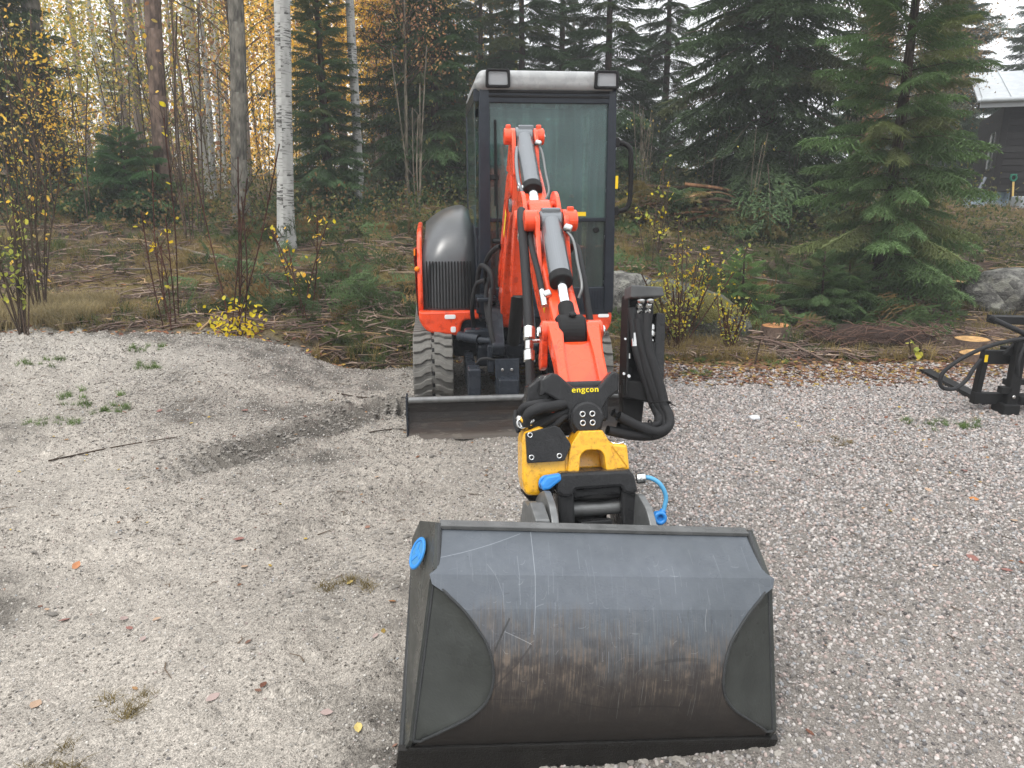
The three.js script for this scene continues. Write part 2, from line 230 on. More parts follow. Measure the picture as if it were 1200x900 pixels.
// --- dozer blade
{
  const prof = [[1.50, 0.005], [1.558, 0], [1.545, 0.06], [1.525, 0.12], [1.52, 0.19], [1.535, 0.25], [1.555, 0.285], [1.53, 0.3], [1.505, 0.26], [1.49, 0.19], [1.49, 0.1]];
  const gd = ext(prof, 1.52, 0.003).rotateY(-Math.PI / 2).translate(0.016, 0, 0);
  const bladeTex = dataTex(512, (u, v) => { const a = fbm(u * 5, v * 5, 5, 5), b = fbm(u * 20 + 3, v * 20, 4, 20), low = 1 - smoothstep(v + 0.25 * (a - 0.5), 0.08, 0.26), sp = smoothstep(b, 0.62, 0.72) * (0.4 + low); let c = [0.16 + 0.06 * a, 0.155 + 0.05 * a, 0.155 + 0.04 * a]; const rust = smoothstep(a, 0.48, 0.7) * 0.4; c = c.map((x, i) => lerp(x, [0.24, 0.17, 0.13][i], rust)); return c.map((x, i) => lerp(x, [0.43, 0.40, 0.37][i], Math.min(1, low * 0.8 + 0.5 * sp))); }, true);
  const p = gd.attributes.position, uv = new Float32Array(p.count * 2); for (let i = 0; i < p.count; i++) { uv[2 * i] = (p.getX(i) + 0.8) / 1.6; uv[2 * i + 1] = p.getY(i) / 0.34; } gd.setAttribute('uv', new THREE.BufferAttribute(uv, 2));
  const d = obj('dozer_blade', gd, std([1, 1, 1], 0.5, { map: bladeTex, roughnessMap: rep(TXblotch, 1), bumpMap: rep(TXgrain, 4), bumpScale: 0.002 }), ex, true);
  obj('top_rail', drum(V(-0.74, 0.285, 1.54), V(0.775, 0.285, 1.54), 0.022), M.steel, d);
  obj('blade_end_plate', [bx(-0.757, -0.743, 0.02, 0.31, 1.44, 1.556), bx(0.775, 0.789, 0.02, 0.31, 1.44, 1.556)], M.navy, d);
  obj('blade_arm', [bx(-0.33, -0.24, 0.16, 0.48, 1.36, 1.5, 0.015), bx(-0.32, -0.25, 0.2, 0.42, 0.6, 1.4, 0.015), bx(0.30, 0.39, 0.16, 0.42, 1.38, 1.5, 0.015), bx(0.31, 0.38, 0.2, 0.42, 0.6, 1.4, 0.015)], M.navy, d);
  const gp = obj('cylinder_guard', mv(box(0.17, 0.25, 0.02, 0.008), -0.05, 0.40, 1.40, -0.12), M.navy, d);
  obj('guard_bracket', [bx(-0.12, 0.02, 0.26, 0.4, 1.30, 1.5, 0.01), rod(V(-0.05, 0.4, 1.35), V(-0.05, 0.55, 0.8), 0.05)], M.navy, d);
  for (const [x, y] of [[-0.085, 0.34], [-0.02, 0.34], [-0.085, 0.45], [-0.02, 0.45]]) obj('bolt', mv(drum(V(0, 0, 0), V(0, 0, 0.012), 0.011, 0.002, 12), x, y, 1.415 - (y - 0.4) * 0.12), M.zinc, d);
}
// --- upper structure
{
  const sk = roundPoly([[-0.665, 0.765, 0.02], [-0.17, 0.765, 0.01], [-0.17, 0.70, 0.02], [-0.33, 0.69, 0.04], [-0.36, 0.57, 0.03], [-0.60, 0.595, 0.06], [-0.665, 0.69, 0.05]], 0.02);
  const b = obj('body_skirt', [ext(sk, 0.36, 0.02).translate(0, 0, 0.60), ext(roundPoly([[0.47, 0.765, 0.02], [0.80, 0.765, 0.03], [0.80, 0.66, 0.05], [0.73, 0.57, 0.05], [0.47, 0.57, 0.02]], 0.02), 0.5, 0.02).translate(0, 0, 0.68)], M.red, ex);
  obj('vent_slot', [0, 1, 2].map((i) => bx(0.40 + 0.07, 0.60, 0.715 - i * 0.025, 0.725 - i * 0.025, 0.92, 0.934, 0.002)), M.black, b);
  for (const [x0, x1, y0, y1, z] of [[-0.47, -0.385, 0.705, 0.738, 0.783], [-0.425, -0.385, 0.60, 0.645, 0.783], [0.69, 0.775, 0.722, 0.748, 0.933]]) obj('reflector', ext(roundPoly([[x0, y0], [x1, y0], [x1, y1], [x0, y1]], 0.014), 0.006, 0.002).translate(0, 0, z), M.white, b);
  obj('mount_bolt', drum(V(-0.19, 0.73, 0.775), V(-0.19, 0.73, 0.79), 0.014, 0.003, 16), M.zinc, b);
  obj('counterweight', mv(new THREE.CylinderGeometry(0.76, 0.74, 0.62, 48, 1, false, Math.PI / 2, Math.PI), 0.05, 0.86, -0.05), M.red, ex);
  obj('deck', [bx(-0.62, 0.77, 0.56, 0.74, -0.5, 0.74, 0.03)], M.navy, ex);
  // red flank beside the black hood, with its lamp
  const fl = roundPoly([[-0.4, 0.72], [0.62, 0.70, 0.08], [0.745, 0.78, 0.08], [0.72, 1.1, 0.2], [0.56, 1.30, 0.15], [0.30, 1.36, 0.1], [-0.4, 1.38]], 0.05);
  const f = obj('side_panel', side(fl, 0.04, 0.016, -0.648), M.red, ex);
  obj('side_lamp', [mv(new THREE.SphereGeometry(0.02, 16, 10), -0.668, 1.08, 0.715), mv(box(0.012, 0.05, 0.03, 0.005), -0.684, 1.2, 0.66)], M.orange, f);
  // hood: rounded black cover, louvred below
  const rows = [[0.765, 0.745, 0], [0.80, 0.755, 0], [1.0, 0.752, 0], [1.12, 0.742, 0], [1.2, 0.72, 0], [1.3, 0.67, 0.0], [1.39, 0.59, 0], [1.46, 0.48, 0], [1.51, 0.33, 0], [1.53, 0.15, 0], [1.53, -0.3, 0]];
  const cols = 22, pos = [], ix = [];
  rows.forEach(([y, z], j) => { for (let i = 0; i <= cols; i++) { const t = i / cols, e = t * 2 - 1; const k = j / (rows.length - 1); const drop = 0.15 * Math.pow((1 - e) / 2, 2.4) + 0.03 * Math.pow(Math.max(0, e), 8), xL = -0.648 + 0.05 * smoothstep(y, 1.15, 1.5), xx = lerp(xL, -0.225 - 0.02 * smoothstep(y, 1.3, 1.5), t); const yy = y - (y > 1.02 ? drop * (y - 1.02) / 0.5 : 0); pos.push(xx, yy, z - 0.10 * Math.pow(Math.max(0, -e), 3) - 0.05 * Math.pow(Math.max(0, e), 5)); } });
  for (let j = 0; j + 1 < rows.length; j++) for (let i = 0; i < cols; i++) { const a = j * (cols + 1) + i; ix.push(a, a + 1, a + cols + 1, a + 1, a + cols + 2, a + cols + 1); }
  const hg = new THREE.BufferGeometry(); hg.setAttribute('position', new THREE.Float32BufferAttribute(pos, 3)); hg.setIndex(ix); hg.computeVertexNormals();
  const h = obj('engine_hood', [hg, bx(-0.62, -0.25, 0.77, 1.2, -0.3, 0.62, 0.05)], M.hood, ex);
  for (let i = 0; i < 15; i++) { const x = -0.595 + i * 0.0235; obj('louvre', mv(box(0.011, 0.36, 0.014, 0.004), x, 0.96 + 0.0, 0.752 - (i < 4 ? 0.012 * (4 - i) * 0.6 : 0), 0, 0.0), M.black, h); }
}
// --- cab
{
  const cab = part('cab', ex), P = M.cab;
  obj('cab_floor', [bx(-0.2, 0.78, 0.72, 0.80, -0.35, 0.93, 0.02)], P, cab);
  const fp = (x0, x1, xb0, xb1, y0, y1, z0, z1) => { const g = new RoundedBoxGeometry(1, 1, 1, 3, 0.12), p = g.attributes.position; for (let i = 0; i < p.count; i++) { const t = p.getY(i) + 0.5, s = p.getX(i) + 0.5; p.setXYZ(i, lerp(lerp(xb0, xb1, s), lerp(x0, x1, s), t), lerp(y0, y1, t), lerp(z0, z1, p.getZ(i) + 0.5)); } g.computeVertexNormals(); return g; };
  obj('front_pillar', fp(-0.20, -0.125, -0.215, -0.125, 0.76, 2.34, 0.87, 0.95), P, cab);
  obj('front_pillar', fp(0.715, 0.775, 0.73, 0.805, 0.76, 2.34, 0.87, 0.95), P, cab);
  obj('rear_pillar', [fp(-0.235, -0.17, -0.235, -0.17, 0.76, 2.34, -0.36, -0.28)], P, cab); obj('rear_pillar', [fp(0.70, 0.775, 0.72, 0.80, 0.76, 2.34, -0.36, -0.28)], P, cab);
  obj('middle_pillar', [bx(0.73, 0.79, 0.76, 2.3, 0.22, 0.29)], P, cab);
  obj('sill_beam', [bx(-0.14, 0.74, 2.25, 2.345, 0.88, 0.945), bx(-0.125, 0.735, 1.435, 1.465, 0.905, 0.935), bx(-0.235, -0.18, 2.26, 2.345, -0.3, 0.9), bx(0.72, 0.775, 2.26, 2.345, -0.3, 0.9), bx(-0.2, 0.75, 2.26, 2.345, -0.35, -0.29), bx(-0.235, -0.18, 1.34, 1.40, -0.3, 0.9), bx(-0.2, 0.76, 1.2, 1.3, -0.35, -0.29), bx(0.74, 0.80, 0.78, 0.86, -0.3, 0.9)], P, cab);
  obj('header_trim', [bx(-0.13, 0.72, 2.285, 2.30, 0.94, 0.956, 0.004), bx(-0.13, 0.72, 2.315, 2.332, 0.938, 0.955, 0.004)], M.black, cab);
  obj('lower_panel', [bx(-0.14, 0.735, 0.765, 0.955, 0.89, 0.93, 0.01), bx(-0.232, -0.2, 0.76, 1.36, -0.3, 0.9, 0.01), bx(-0.18, 0.74, 0.8, 1.22, -0.35, -0.31)], P, cab);
  for (let i = 0; i < 14; i++) obj('panel_rib', bx(0.42 + i * 0.022, 0.43 + i * 0.022, 0.79, 0.93, 0.925, 0.935, 0.003), P, cab);
  // roof: domed cap with rounded nose
  const rg = new RoundedBoxGeometry(1.0, 0.135, 1.34, 6, 0.055), rp = rg.attributes.position; for (let i = 0; i < rp.count; i++) { const x = rp.getX(i), z = rp.getZ(i); rp.setY(i, rp.getY(i) + 0.02 * (1 - (x / 0.5) ** 2) * (rp.getY(i) > 0 ? 1 : 0)); rp.setX(i, x * (rp.getY(i) > 0 ? 0.975 : 1)); } rg.computeVertexNormals();
  const roof = obj('roof', mv(rg, 0.272, 2.392, 0.30), M.roof, cab);
  for (const x of [-0.07, 0.69]) {
    const l = obj('work_light', [mv(ext(roundPoly([[-0.086, -0.062], [0.086, -0.062], [0.082, 0.058], [-0.082, 0.058]], 0.018), 0.09, 0.006, [roundPoly([[-0.068, -0.045], [0.068, -0.045], [0.064, 0.043], [-0.064, 0.043]], 0.014)]), x, 2.405, 0.955), bx(x - 0.08, x + 0.08, 2.35, 2.46, 0.87, 0.925, 0.02)], M.black, roof);
    obj('reflector_bowl', mv(new THREE.SphereGeometry(0.075, 24, 12, 0, Math.PI * 2, 0, Math.PI / 2).scale(0.95, 0.5, 0.62).rotateX(-Math.PI / 2), x, 2.404, 0.975), M.lamp, roof);
    obj('lens', mv(box(0.138, 0.09, 0.012, 0.005), x, 2.404, 0.982), M.lens2, roof);
  }
  // glazing
  obj('windshield', bx(-0.128, 0.728, 1.455, 2.262, 0.912, 0.918, 0.001), M.glass, cab);
  obj('lower_window', bx(-0.128, 0.735, 0.95, 1.44, 0.905, 0.911, 0.001), M.glassDark, cab);
  obj('side_window', bx(-0.228, -0.223, 1.39, 2.27, -0.29, 0.88, 0.001), M.glass, cab);
  obj('side_window', bx(0.762, 0.767, 0.85, 2.27, 0.29, 0.87, 0.001), M.glass, cab);
  obj('rear_window', bx(-0.17, 0.72, 1.29, 2.27, -0.34, -0.335, 0.001), M.lens, cab);
  obj('grab_handle', tube([[0.775, 1.985, 0.9], [0.84, 1.985, 0.92], [0.885, 1.95, 0.94], [0.895, 1.86, 0.945], [0.90, 1.66, 0.945], [0.895, 1.57, 0.945], [0.87, 1.525, 0.94], [0.80, 1.505, 0.91]], 0.018, 60), M.black, cab);
  obj('handle_mount', [bx(0.76, 0.81, 1.96, 2.02, 0.88, 0.94), bx(0.77, 0.82, 1.48, 1.54, 0.88, 0.94)], M.black, cab);
  obj('warning_label', bx(0.785, 0.805, 1.67, 1.76, 0.948, 0.952, 0.001), M.sticker, cab);
  const wp = obj('wiper', [rod(V(-0.085, 2.12, 0.94), V(-0.07, 1.30, 0.94), 0.007), rod(V(-0.10, 1.3, 0.93), V(-0.05, 1.3, 0.95), 0.018), bx(-0.094, -0.078, 1.55, 2.14, 0.922, 0.932, 0.003)], M.black, cab);
  obj('wiper_motor', [bx(-0.13, -0.04, 1.68, 1.84, 0.85, 0.9, 0.02), bx(-0.15, -0.06, 1.73, 1.77, 0.905, 0.94, 0.008)], M.black, cab);
  obj('window_latch', [bx(0.66, 0.72, 1.68, 1.80, 0.86, 0.905, 0.02), drum(V(0.66, 1.375, 0.9), V(0.66, 1.375, 0.93), 0.022)], M.black, cab);
  obj('seat', [mv(box(0.46, 0.14, 0.44, 0.05), 0.27, 1.17, 0.14), mv(box(0.44, 0.62, 0.13, 0.055), 0.27, 1.50, -0.1, -0.12), mv(box(0.26, 0.16, 0.09, 0.04), 0.27, 1.90, -0.15), bx(0.1, 0.44, 0.8, 1.1, -0.05, 0.3, 0.03), bx(0.0, 0.06, 1.26, 1.34, 0.0, 0.36, 0.02), bx(0.48, 0.54, 1.26, 1.34, 0.0, 0.36, 0.02)], M.seat, cab);
  obj('joystick', [rod(V(0.53, 1.28, 0.42), V(0.545, 1.5, 0.46), 0.012), mv(box(0.05, 0.12, 0.06, 0.02), 0.548, 1.54, 0.465), mv(box(0.14, 0.3, 0.2, 0.04), 0.54, 1.22, 0.4)], M.seat, cab);
  obj('joystick', [rod(V(0.01, 1.28, 0.42), V(0.0, 1.5, 0.46), 0.012), mv(box(0.05, 0.12, 0.06, 0.02), 0.0, 1.54, 0.465), mv(box(0.14, 0.3, 0.2, 0.04), 0.0, 1.2, 0.4)], M.seat, cab);
  obj('control_knob', mv(new THREE.SphereGeometry(0.022, 16, 10), 0.555, 1.605, 0.465), M.red, cab);
  obj('window_label', bx(0.50, 0.58, 1.475, 1.505, 0.919, 0.9205, 0.0005), M.sticker, cab);
}
// --- swing bracket with its hoses
{
  const s = obj('swing_bracket', onA([side(roundPoly([[-0.35, 0.48], [0.06, 0.46], [0.24, 0.54], [0.30, 0.62], [0.2, 0.7], [0.1, 0.86], [-0.02, 0.9], [-0.1, 0.8], [-0.35, 0.74]], 0.03), 0.09, 0.01, -0.105), side(roundPoly([[-0.35, 0.48], [0.06, 0.46], [0.24, 0.54], [0.30, 0.62], [0.2, 0.7], [0.1, 0.86], [-0.02, 0.9], [-0.1, 0.8], [-0.35, 0.74]], 0.03), 0.09, 0.01, 0.125), bx(-0.14, 0.16, 0.47, 0.58, -0.35, 0.05, 0.02), drum(V(-0.16, 0.78, 0), V(0.18, 0.78, 0), 0.055), drum(V(0.01, 0.43, -0.22), V(0.01, 0.86, -0.22), 0.09)]), M.navy, ex);
  obj('swing_cylinder', [...onA([rod(V(-0.12, 0.6, 0.03), V(-0.3, 0.6, -0.08), 0.024), rod(V(-0.22, 0.605, -0.03), V(-0.36, 0.61, -0.14), 0.036)]), mv(box(0.2, 0.07, 0.12, 0.02), -0.23, 0.63, 0.98)], M.navy, s);
  const hs = [[[-0.12, 0.78, -0.3], [-0.16, 1.0, -0.12], [-0.16, 1.18, 0.0], [-0.11, 1.28, 0.18], [-0.09, 1.3, 0.3]], [[-0.18, 0.7, -0.3], [-0.22, 0.95, -0.14], [-0.2, 1.14, -0.02], [-0.14, 1.1, 0.1], [-0.12, 0.95, 0.12]], [[-0.1, 0.6, 0.1], [-0.16, 0.75, 0.12], [-0.17, 0.95, 0.05], [-0.13, 1.12, 0.05]], [[-0.24, 0.64, -0.3], [-0.26, 0.84, -0.12], [-0.23, 1.0, -0.06], [-0.17, 1.05, 0.06]], [[-0.06, 0.55, 0.2], [-0.13, 0.62, 0.26], [-0.16, 0.8, 0.2], [-0.14, 1.0, 0.15]]];
  for (const h of hs) obj('hose', onA(tube(h, 0.017, 40)), M.hose, s);
  obj('hose_clamp', onA([bx(-0.24, -0.10, 0.90, 0.93, -0.1, 0.12, 0.01), mv(box(0.05, 0.2, 0.04, 0.01), -0.15, 0.5, 0.16)]), M.navy, s);
  obj('grease_hose', tube([[-0.2, 0.38, 1.2], [-0.26, 0.44, 1.25], [-0.22, 0.50, 1.28], [-0.1, 0.49, 1.3], [0.0, 0.45, 1.3]], 0.012), M.hose, s);
  obj('data_plate', bx(-0.165, -0.115, 0.91, 0.96, 0.951, 0.954, 0.001), M.white, s);
}
// --- boom
{
  const pr = roundPoly([[-0.06, 0.74], [0.04, 0.70], [0.12, 0.80], [0.36, 1.16], [0.70, 1.50], [0.92, 1.55], [1.36, 1.33], [1.50, 1.34], [1.50, 1.46], [1.42, 1.52], [1.08, 1.72], [0.86, 1.84], [0.66, 1.82], [0.50, 1.70], [0.20, 1.28], [-0.07, 0.88]], 0.05);
  const b = obj('boom', onA([side(pr, 0.15, 0.012), side(roundPoly([[0.05, 0.98], [0.36, 1.34], [0.66, 1.60], [0.86, 1.64], [0.86, 1.78], [0.64, 1.76], [0.44, 1.56], [0.02, 1.06]], 0.04), 0.172, 0.008), drum(V(-0.10, 0.78, 0), V(0.10, 0.78, 0), 0.085)]), M.red, ex);
  const ear = roundPoly([[0.62, 1.78], [1.0, 1.74], [0.93, 1.95], [0.90, 2.005], [0.83, 2.005], [0.79, 1.96]], 0.03);
  obj('cylinder_ear', onA([side(ear, 0.022, 0.004, -0.075), side(ear, 0.022, 0.004, 0.055)]), M.red, b);
  obj('pin_boss', onA([drum(V(-0.125, 1.965, 0.86), V(-0.06, 1.965, 0.86), 0.046), drum(V(0.04, 1.965, 0.86), V(0.105, 1.965, 0.86), 0.046), bx(-0.115, -0.085, 1.99, 2.03, 0.845, 0.875, 0.008), bx(0.06, 0.09, 1.99, 2.03, 0.845, 0.875, 0.008)]), M.red, b);
  obj('pin_bolt', onA(drum(V(0.105, 1.965, 0.86), V(0.115, 1.965, 0.86), 0.014, 0.003, 12)), M.zinc, b);
  obj('hazard_sticker', onA([mv(box(0.002, 0.20, 0.05, 0.0008), -0.0885, 1.46, 0.55, 0.75)]), M.sticker, b);
  const c = part('boom_cylinder', ex);
  obj('barrel', onA([rod(V(0, 1.02, 0.56), V(0, 1.58, 0.80), 0.055), drum(V(-0.09, 1.58, 0.80), V(0.09, 1.58, 0.80), 0.04)]), M.cyl, c);
  obj('cylinder_guard', onA([mv(box(0.115, 0.52, 0.02, 0.01), 0, 1.26, 0.735, 0.40), mv(box(0.012, 0.5, 0.1, 0.004), -0.055, 1.26, 0.70, 0.40), mv(box(0.012, 0.5, 0.1, 0.004), 0.055, 1.26, 0.70, 0.40)]), M.red, c);
  obj('piston_rod', onA([rod(V(0, 0.64, 0.26), V(0, 1.05, 0.575), 0.045)]), M.black, c);
}
// --- arm cylinder
const cylinder = (name, a, b, tEnd, R1, r2, cap) => {
  const c = part(name, ex), d = b.clone().sub(a).normalize(), g = a.clone().lerp(b, tEnd), L = a.distanceTo(b);
  obj('barrel', onA([drum(a.clone().addScaledVector(d, 0.02), g, R1, 0.004, 32)]), M.cyl, c);
  obj('gland', onA([drum(g.clone().addScaledVector(d, -0.035), g.clone().addScaledVector(d, 0.012), R1 + 0.002, 0.004, 32)]), M.black, c);
  obj('piston_rod', onA(rod(g, b, r2, r2, 20)), M.chrome, c);
  obj('base_eye', onA([drum(a.clone().add(V(-0.055, 0, 0)), a.clone().add(V(0.055, 0, 0)), R1 * 0.98, 0.01), bx(-0.045, 0.045, a.y + 0.02, a.y + R1 + 0.01, a.z - 0.03, a.z + 0.03, 0.008)]), M.cyl, c);
  return [c, d];
};
{
  const [c, d] = cylinder('arm_cylinder', V(-0.012, 1.965, 0.86), V(0.0, 1.52, 1.36), 0.66, 0.052, 0.028);
  obj('rod_eye', onA(drum(V(-0.05, 1.52, 1.36), V(0.05, 1.52, 1.36), 0.045)), M.black, c);
  obj('steel_pipe', onA(tube([[0.062, 1.92, 0.93], [0.075, 1.88, 0.99], [0.078, 1.76, 1.12], [0.08, 1.66, 1.22], [0.06, 1.62, 1.24]], 0.007)), M.steel, c);
  obj('steel_pipe', onA(tube([[-0.06, 1.9, 0.95], [-0.075, 1.82, 1.05], [-0.075, 1.70, 1.18], [-0.06, 1.66, 1.2]], 0.011)), M.cyl, c);
  obj('pipe_fitting', onA([drum(V(0.045, 1.93, 0.94), V(0.078, 1.92, 0.95), 0.018), drum(V(-0.05, 1.68, 1.18), V(-0.085, 1.68, 1.18), 0.018)]), M.zinc, c);
}
// --- arm
{
  const pr = roundPoly([[1.33, 1.40], [1.28, 1.52], [1.33, 1.61], [1.42, 1.63], [1.52, 1.56], [1.72, 1.46], [2.05, 1.26], [2.42, 1.06], [2.53, 0.98], [2.55, 0.91], [2.50, 0.87], [2.40, 0.89], [1.80, 1.12], [1.50, 1.28]], 0.04);
  const a = obj('arm', onA([side(pr, 0.125, 0.012), drum(V(-0.095, 1.40, 1.44), V(0.095, 1.40, 1.44), 0.075), drum(V(-0.085, 0.93, 2.5), V(0.085, 0.93, 2.5), 0.05)]), M.red, ex);
  const cheek = roundPoly([[1.26, 1.40], [1.25, 1.56], [1.31, 1.66], [1.42, 1.67], [1.54, 1.58], [1.60, 1.40]], 0.07);
  obj('cheek_plate', onA([side(cheek, 0.022, 0.004, -0.086), side(cheek, 0.022, 0.004, 0.086)]), M.red, a);
  obj('pin_boss', onA([drum(V(-0.125, 1.52, 1.36), V(-0.09, 1.52, 1.36), 0.05), drum(V(0.09, 1.52, 1.36), V(0.115, 1.52, 1.36), 0.045), drum(V(-0.08, 1.60, 1.42), V(0.08, 1.60, 1.42), 0.016)]), M.red, a);
  const lug = roundPoly([[1.56, 1.42], [1.70, 1.58], [1.77, 1.59], [1.83, 1.55], [1.84, 1.48], [1.95, 1.28], [1.7, 1.3]], 0.03);
  obj('cylinder_ear', onA([side(lug, 0.022, 0.004, -0.068), side(lug, 0.022, 0.004, 0.068)]), M.red, a);
  obj('pin_boss', onA([drum(V(-0.125, 1.535, 1.77), V(-0.06, 1.535, 1.77), 0.05), drum(V(0.06, 1.535, 1.77), V(0.125, 1.535, 1.77), 0.05), bx(0.08, 0.11, 1.57, 1.60, 1.755, 1.785, 0.006)]), M.red, a);
  obj('hazard_sticker', onA([mv(box(0.002, 0.06, 0.22, 0.0008), -0.0645, 1.22, 1.95, 0.5)]), M.sticker, a);
  const [c] = cylinder('bucket_cylinder', V(0, 1.535, 1.77), V(0, 1.11, 2.31), 0.58, 0.05, 0.023);
  obj('rod_eye', onA([drum(V(-0.058, 1.105, 2.315), V(0.058, 1.105, 2.315), 0.075, 0.01, 32), rod(V(0, 1.2, 2.2), V(0, 1.12, 2.30), 0.034)]), M.black, c);
  obj('grease_nipple', onA(drum(V(0.004, 1.178, 2.335), V(0.004, 1.192, 2.34), 0.016, 0.004, 12)), M.black, c);
  obj('steel_pipe', onA(tube([[0.055, 1.50, 1.86], [0.082, 1.46, 1.9], [0.085, 1.36, 2.02], [0.085, 1.26, 2.12], [0.07, 1.22, 2.13]], 0.007)), M.steel, c);
  obj('pipe_fitting', onA([drum(V(0.05, 1.51, 1.86), V(0.085, 1.5, 1.87), 0.02), drum(V(-0.05, 1.24, 2.1), V(-0.088, 1.23, 2.11), 0.02), rod(V(-0.085, 1.25, 2.09), V(-0.08, 1.19, 2.14), 0.015)]), M.zinc, c);
  obj('hose', onA([tube([[0.1, 1.34, 1.6], [0.115, 1.42, 1.8], [0.11, 1.34, 1.98], [0.115, 1.2, 2.1], [0.12, 1.12, 2.15]], 0.016), tube([[-0.09, 1.5, 1.72], [-0.1, 1.42, 1.86], [-0.09, 1.32, 2.0], [-0.086, 1.25, 2.09]], 0.014)]), M.hose, c);
  // long hose down the outer flank of the arm
  const h = obj('supply_hose', onA([tube([[-0.09, 1.44, 1.44], [-0.11, 1.57, 1.56], [-0.125, 1.54, 1.68], [-0.135, 1.40, 1.86], [-0.145, 1.18, 2.08], [-0.15, 1.08, 2.16]], 0.022, 60)]), M.hose, ex);
  obj('coupling', onA([drum(V(-0.15, 1.10, 2.15), V(-0.155, 1.05, 2.19), 0.026), drum(V(-0.155, 1.05, 2.19), V(-0.158, 1.01, 2.21), 0.019), drum(V(-0.158, 1.01, 2.21), V(-0.16, 0.965, 2.24), 0.025), bx(-0.17, -0.06, 1.035, 1.055, 2.17, 2.20, 0.008)]), M.zinc, h);
  obj('lower_hose', onA(tube([[-0.16, 0.97, 2.24], [-0.165, 0.86, 2.32], [-0.18, 0.80, 2.42], [-0.19, 0.79, 2.52], [-0.2, 0.82, 2.6]], 0.02)), M.hose, h);
  obj('hose_band', onA([drum(V(-0.128, 1.475, 1.755), V(-0.132, 1.455, 1.785), 0.026, 0.003)]), M.zinc, h);
  obj('clip', onA(drum(V(-0.1, 0.96, 2.47), V(-0.1, 0.90, 2.5), 0.016)), M.zinc, h);
}
// --- tipping link between rod eye and tiltrotator
{
  const web = [[-0.10, 0], [0.10, 0]];
  const l = part('tipping_link', ex), dn = (z) => 1.11 - (z - 2.31) * 0.50;
  obj('link_plate', onA([mv(ext(roundPoly([[-0.072, -0.035], [-0.055, -0.06], [-0.03, -0.075], [0.03, -0.075], [0.055, -0.06], [0.072, -0.035], [0.078, -0.30], [-0.078, -0.30]], 0.012), 0.035, 0.006), 0.006, 1.11, 2.345, -0.92), ]), M.red, l);
  for (const s of [-1, 1]) {
    obj('link_boss', onA([drum(V(s * 0.062 + 0.006, 1.11, 2.31), V(s * 0.128 + 0.006, 1.11, 2.31), 0.045, 0.006, 28)]), M.red, l);
    obj('link_rib', onA([mv(ext(roundPoly([[-0.03, 0.03], [0.035, 0.03], [0.022, -0.14], [0.02, -0.32], [-0.02, -0.32], [-0.02, -0.14]], 0.02), 0.075, 0.008), s * 0.078 + 0.006, 1.11, 2.345, -0.92)]), M.red, l);
    obj('rocker_arm', onA([side(roundPoly([[2.29, 1.15], [2.34, 1.13], [2.34, 1.07], [2.33, 0.96], [2.27, 0.93], [2.24, 0.97]], 0.02), 0.026, 0.005, s * 0.115 + 0.006)]), M.red, l);
    obj('pin_head', onA([drum(V(s * 0.128 + 0.006, 1.11, 2.31), V(s * 0.142 + 0.006, 1.11, 2.31), 0.022, 0.004, 16)]), M.zinc, l);
  }
}
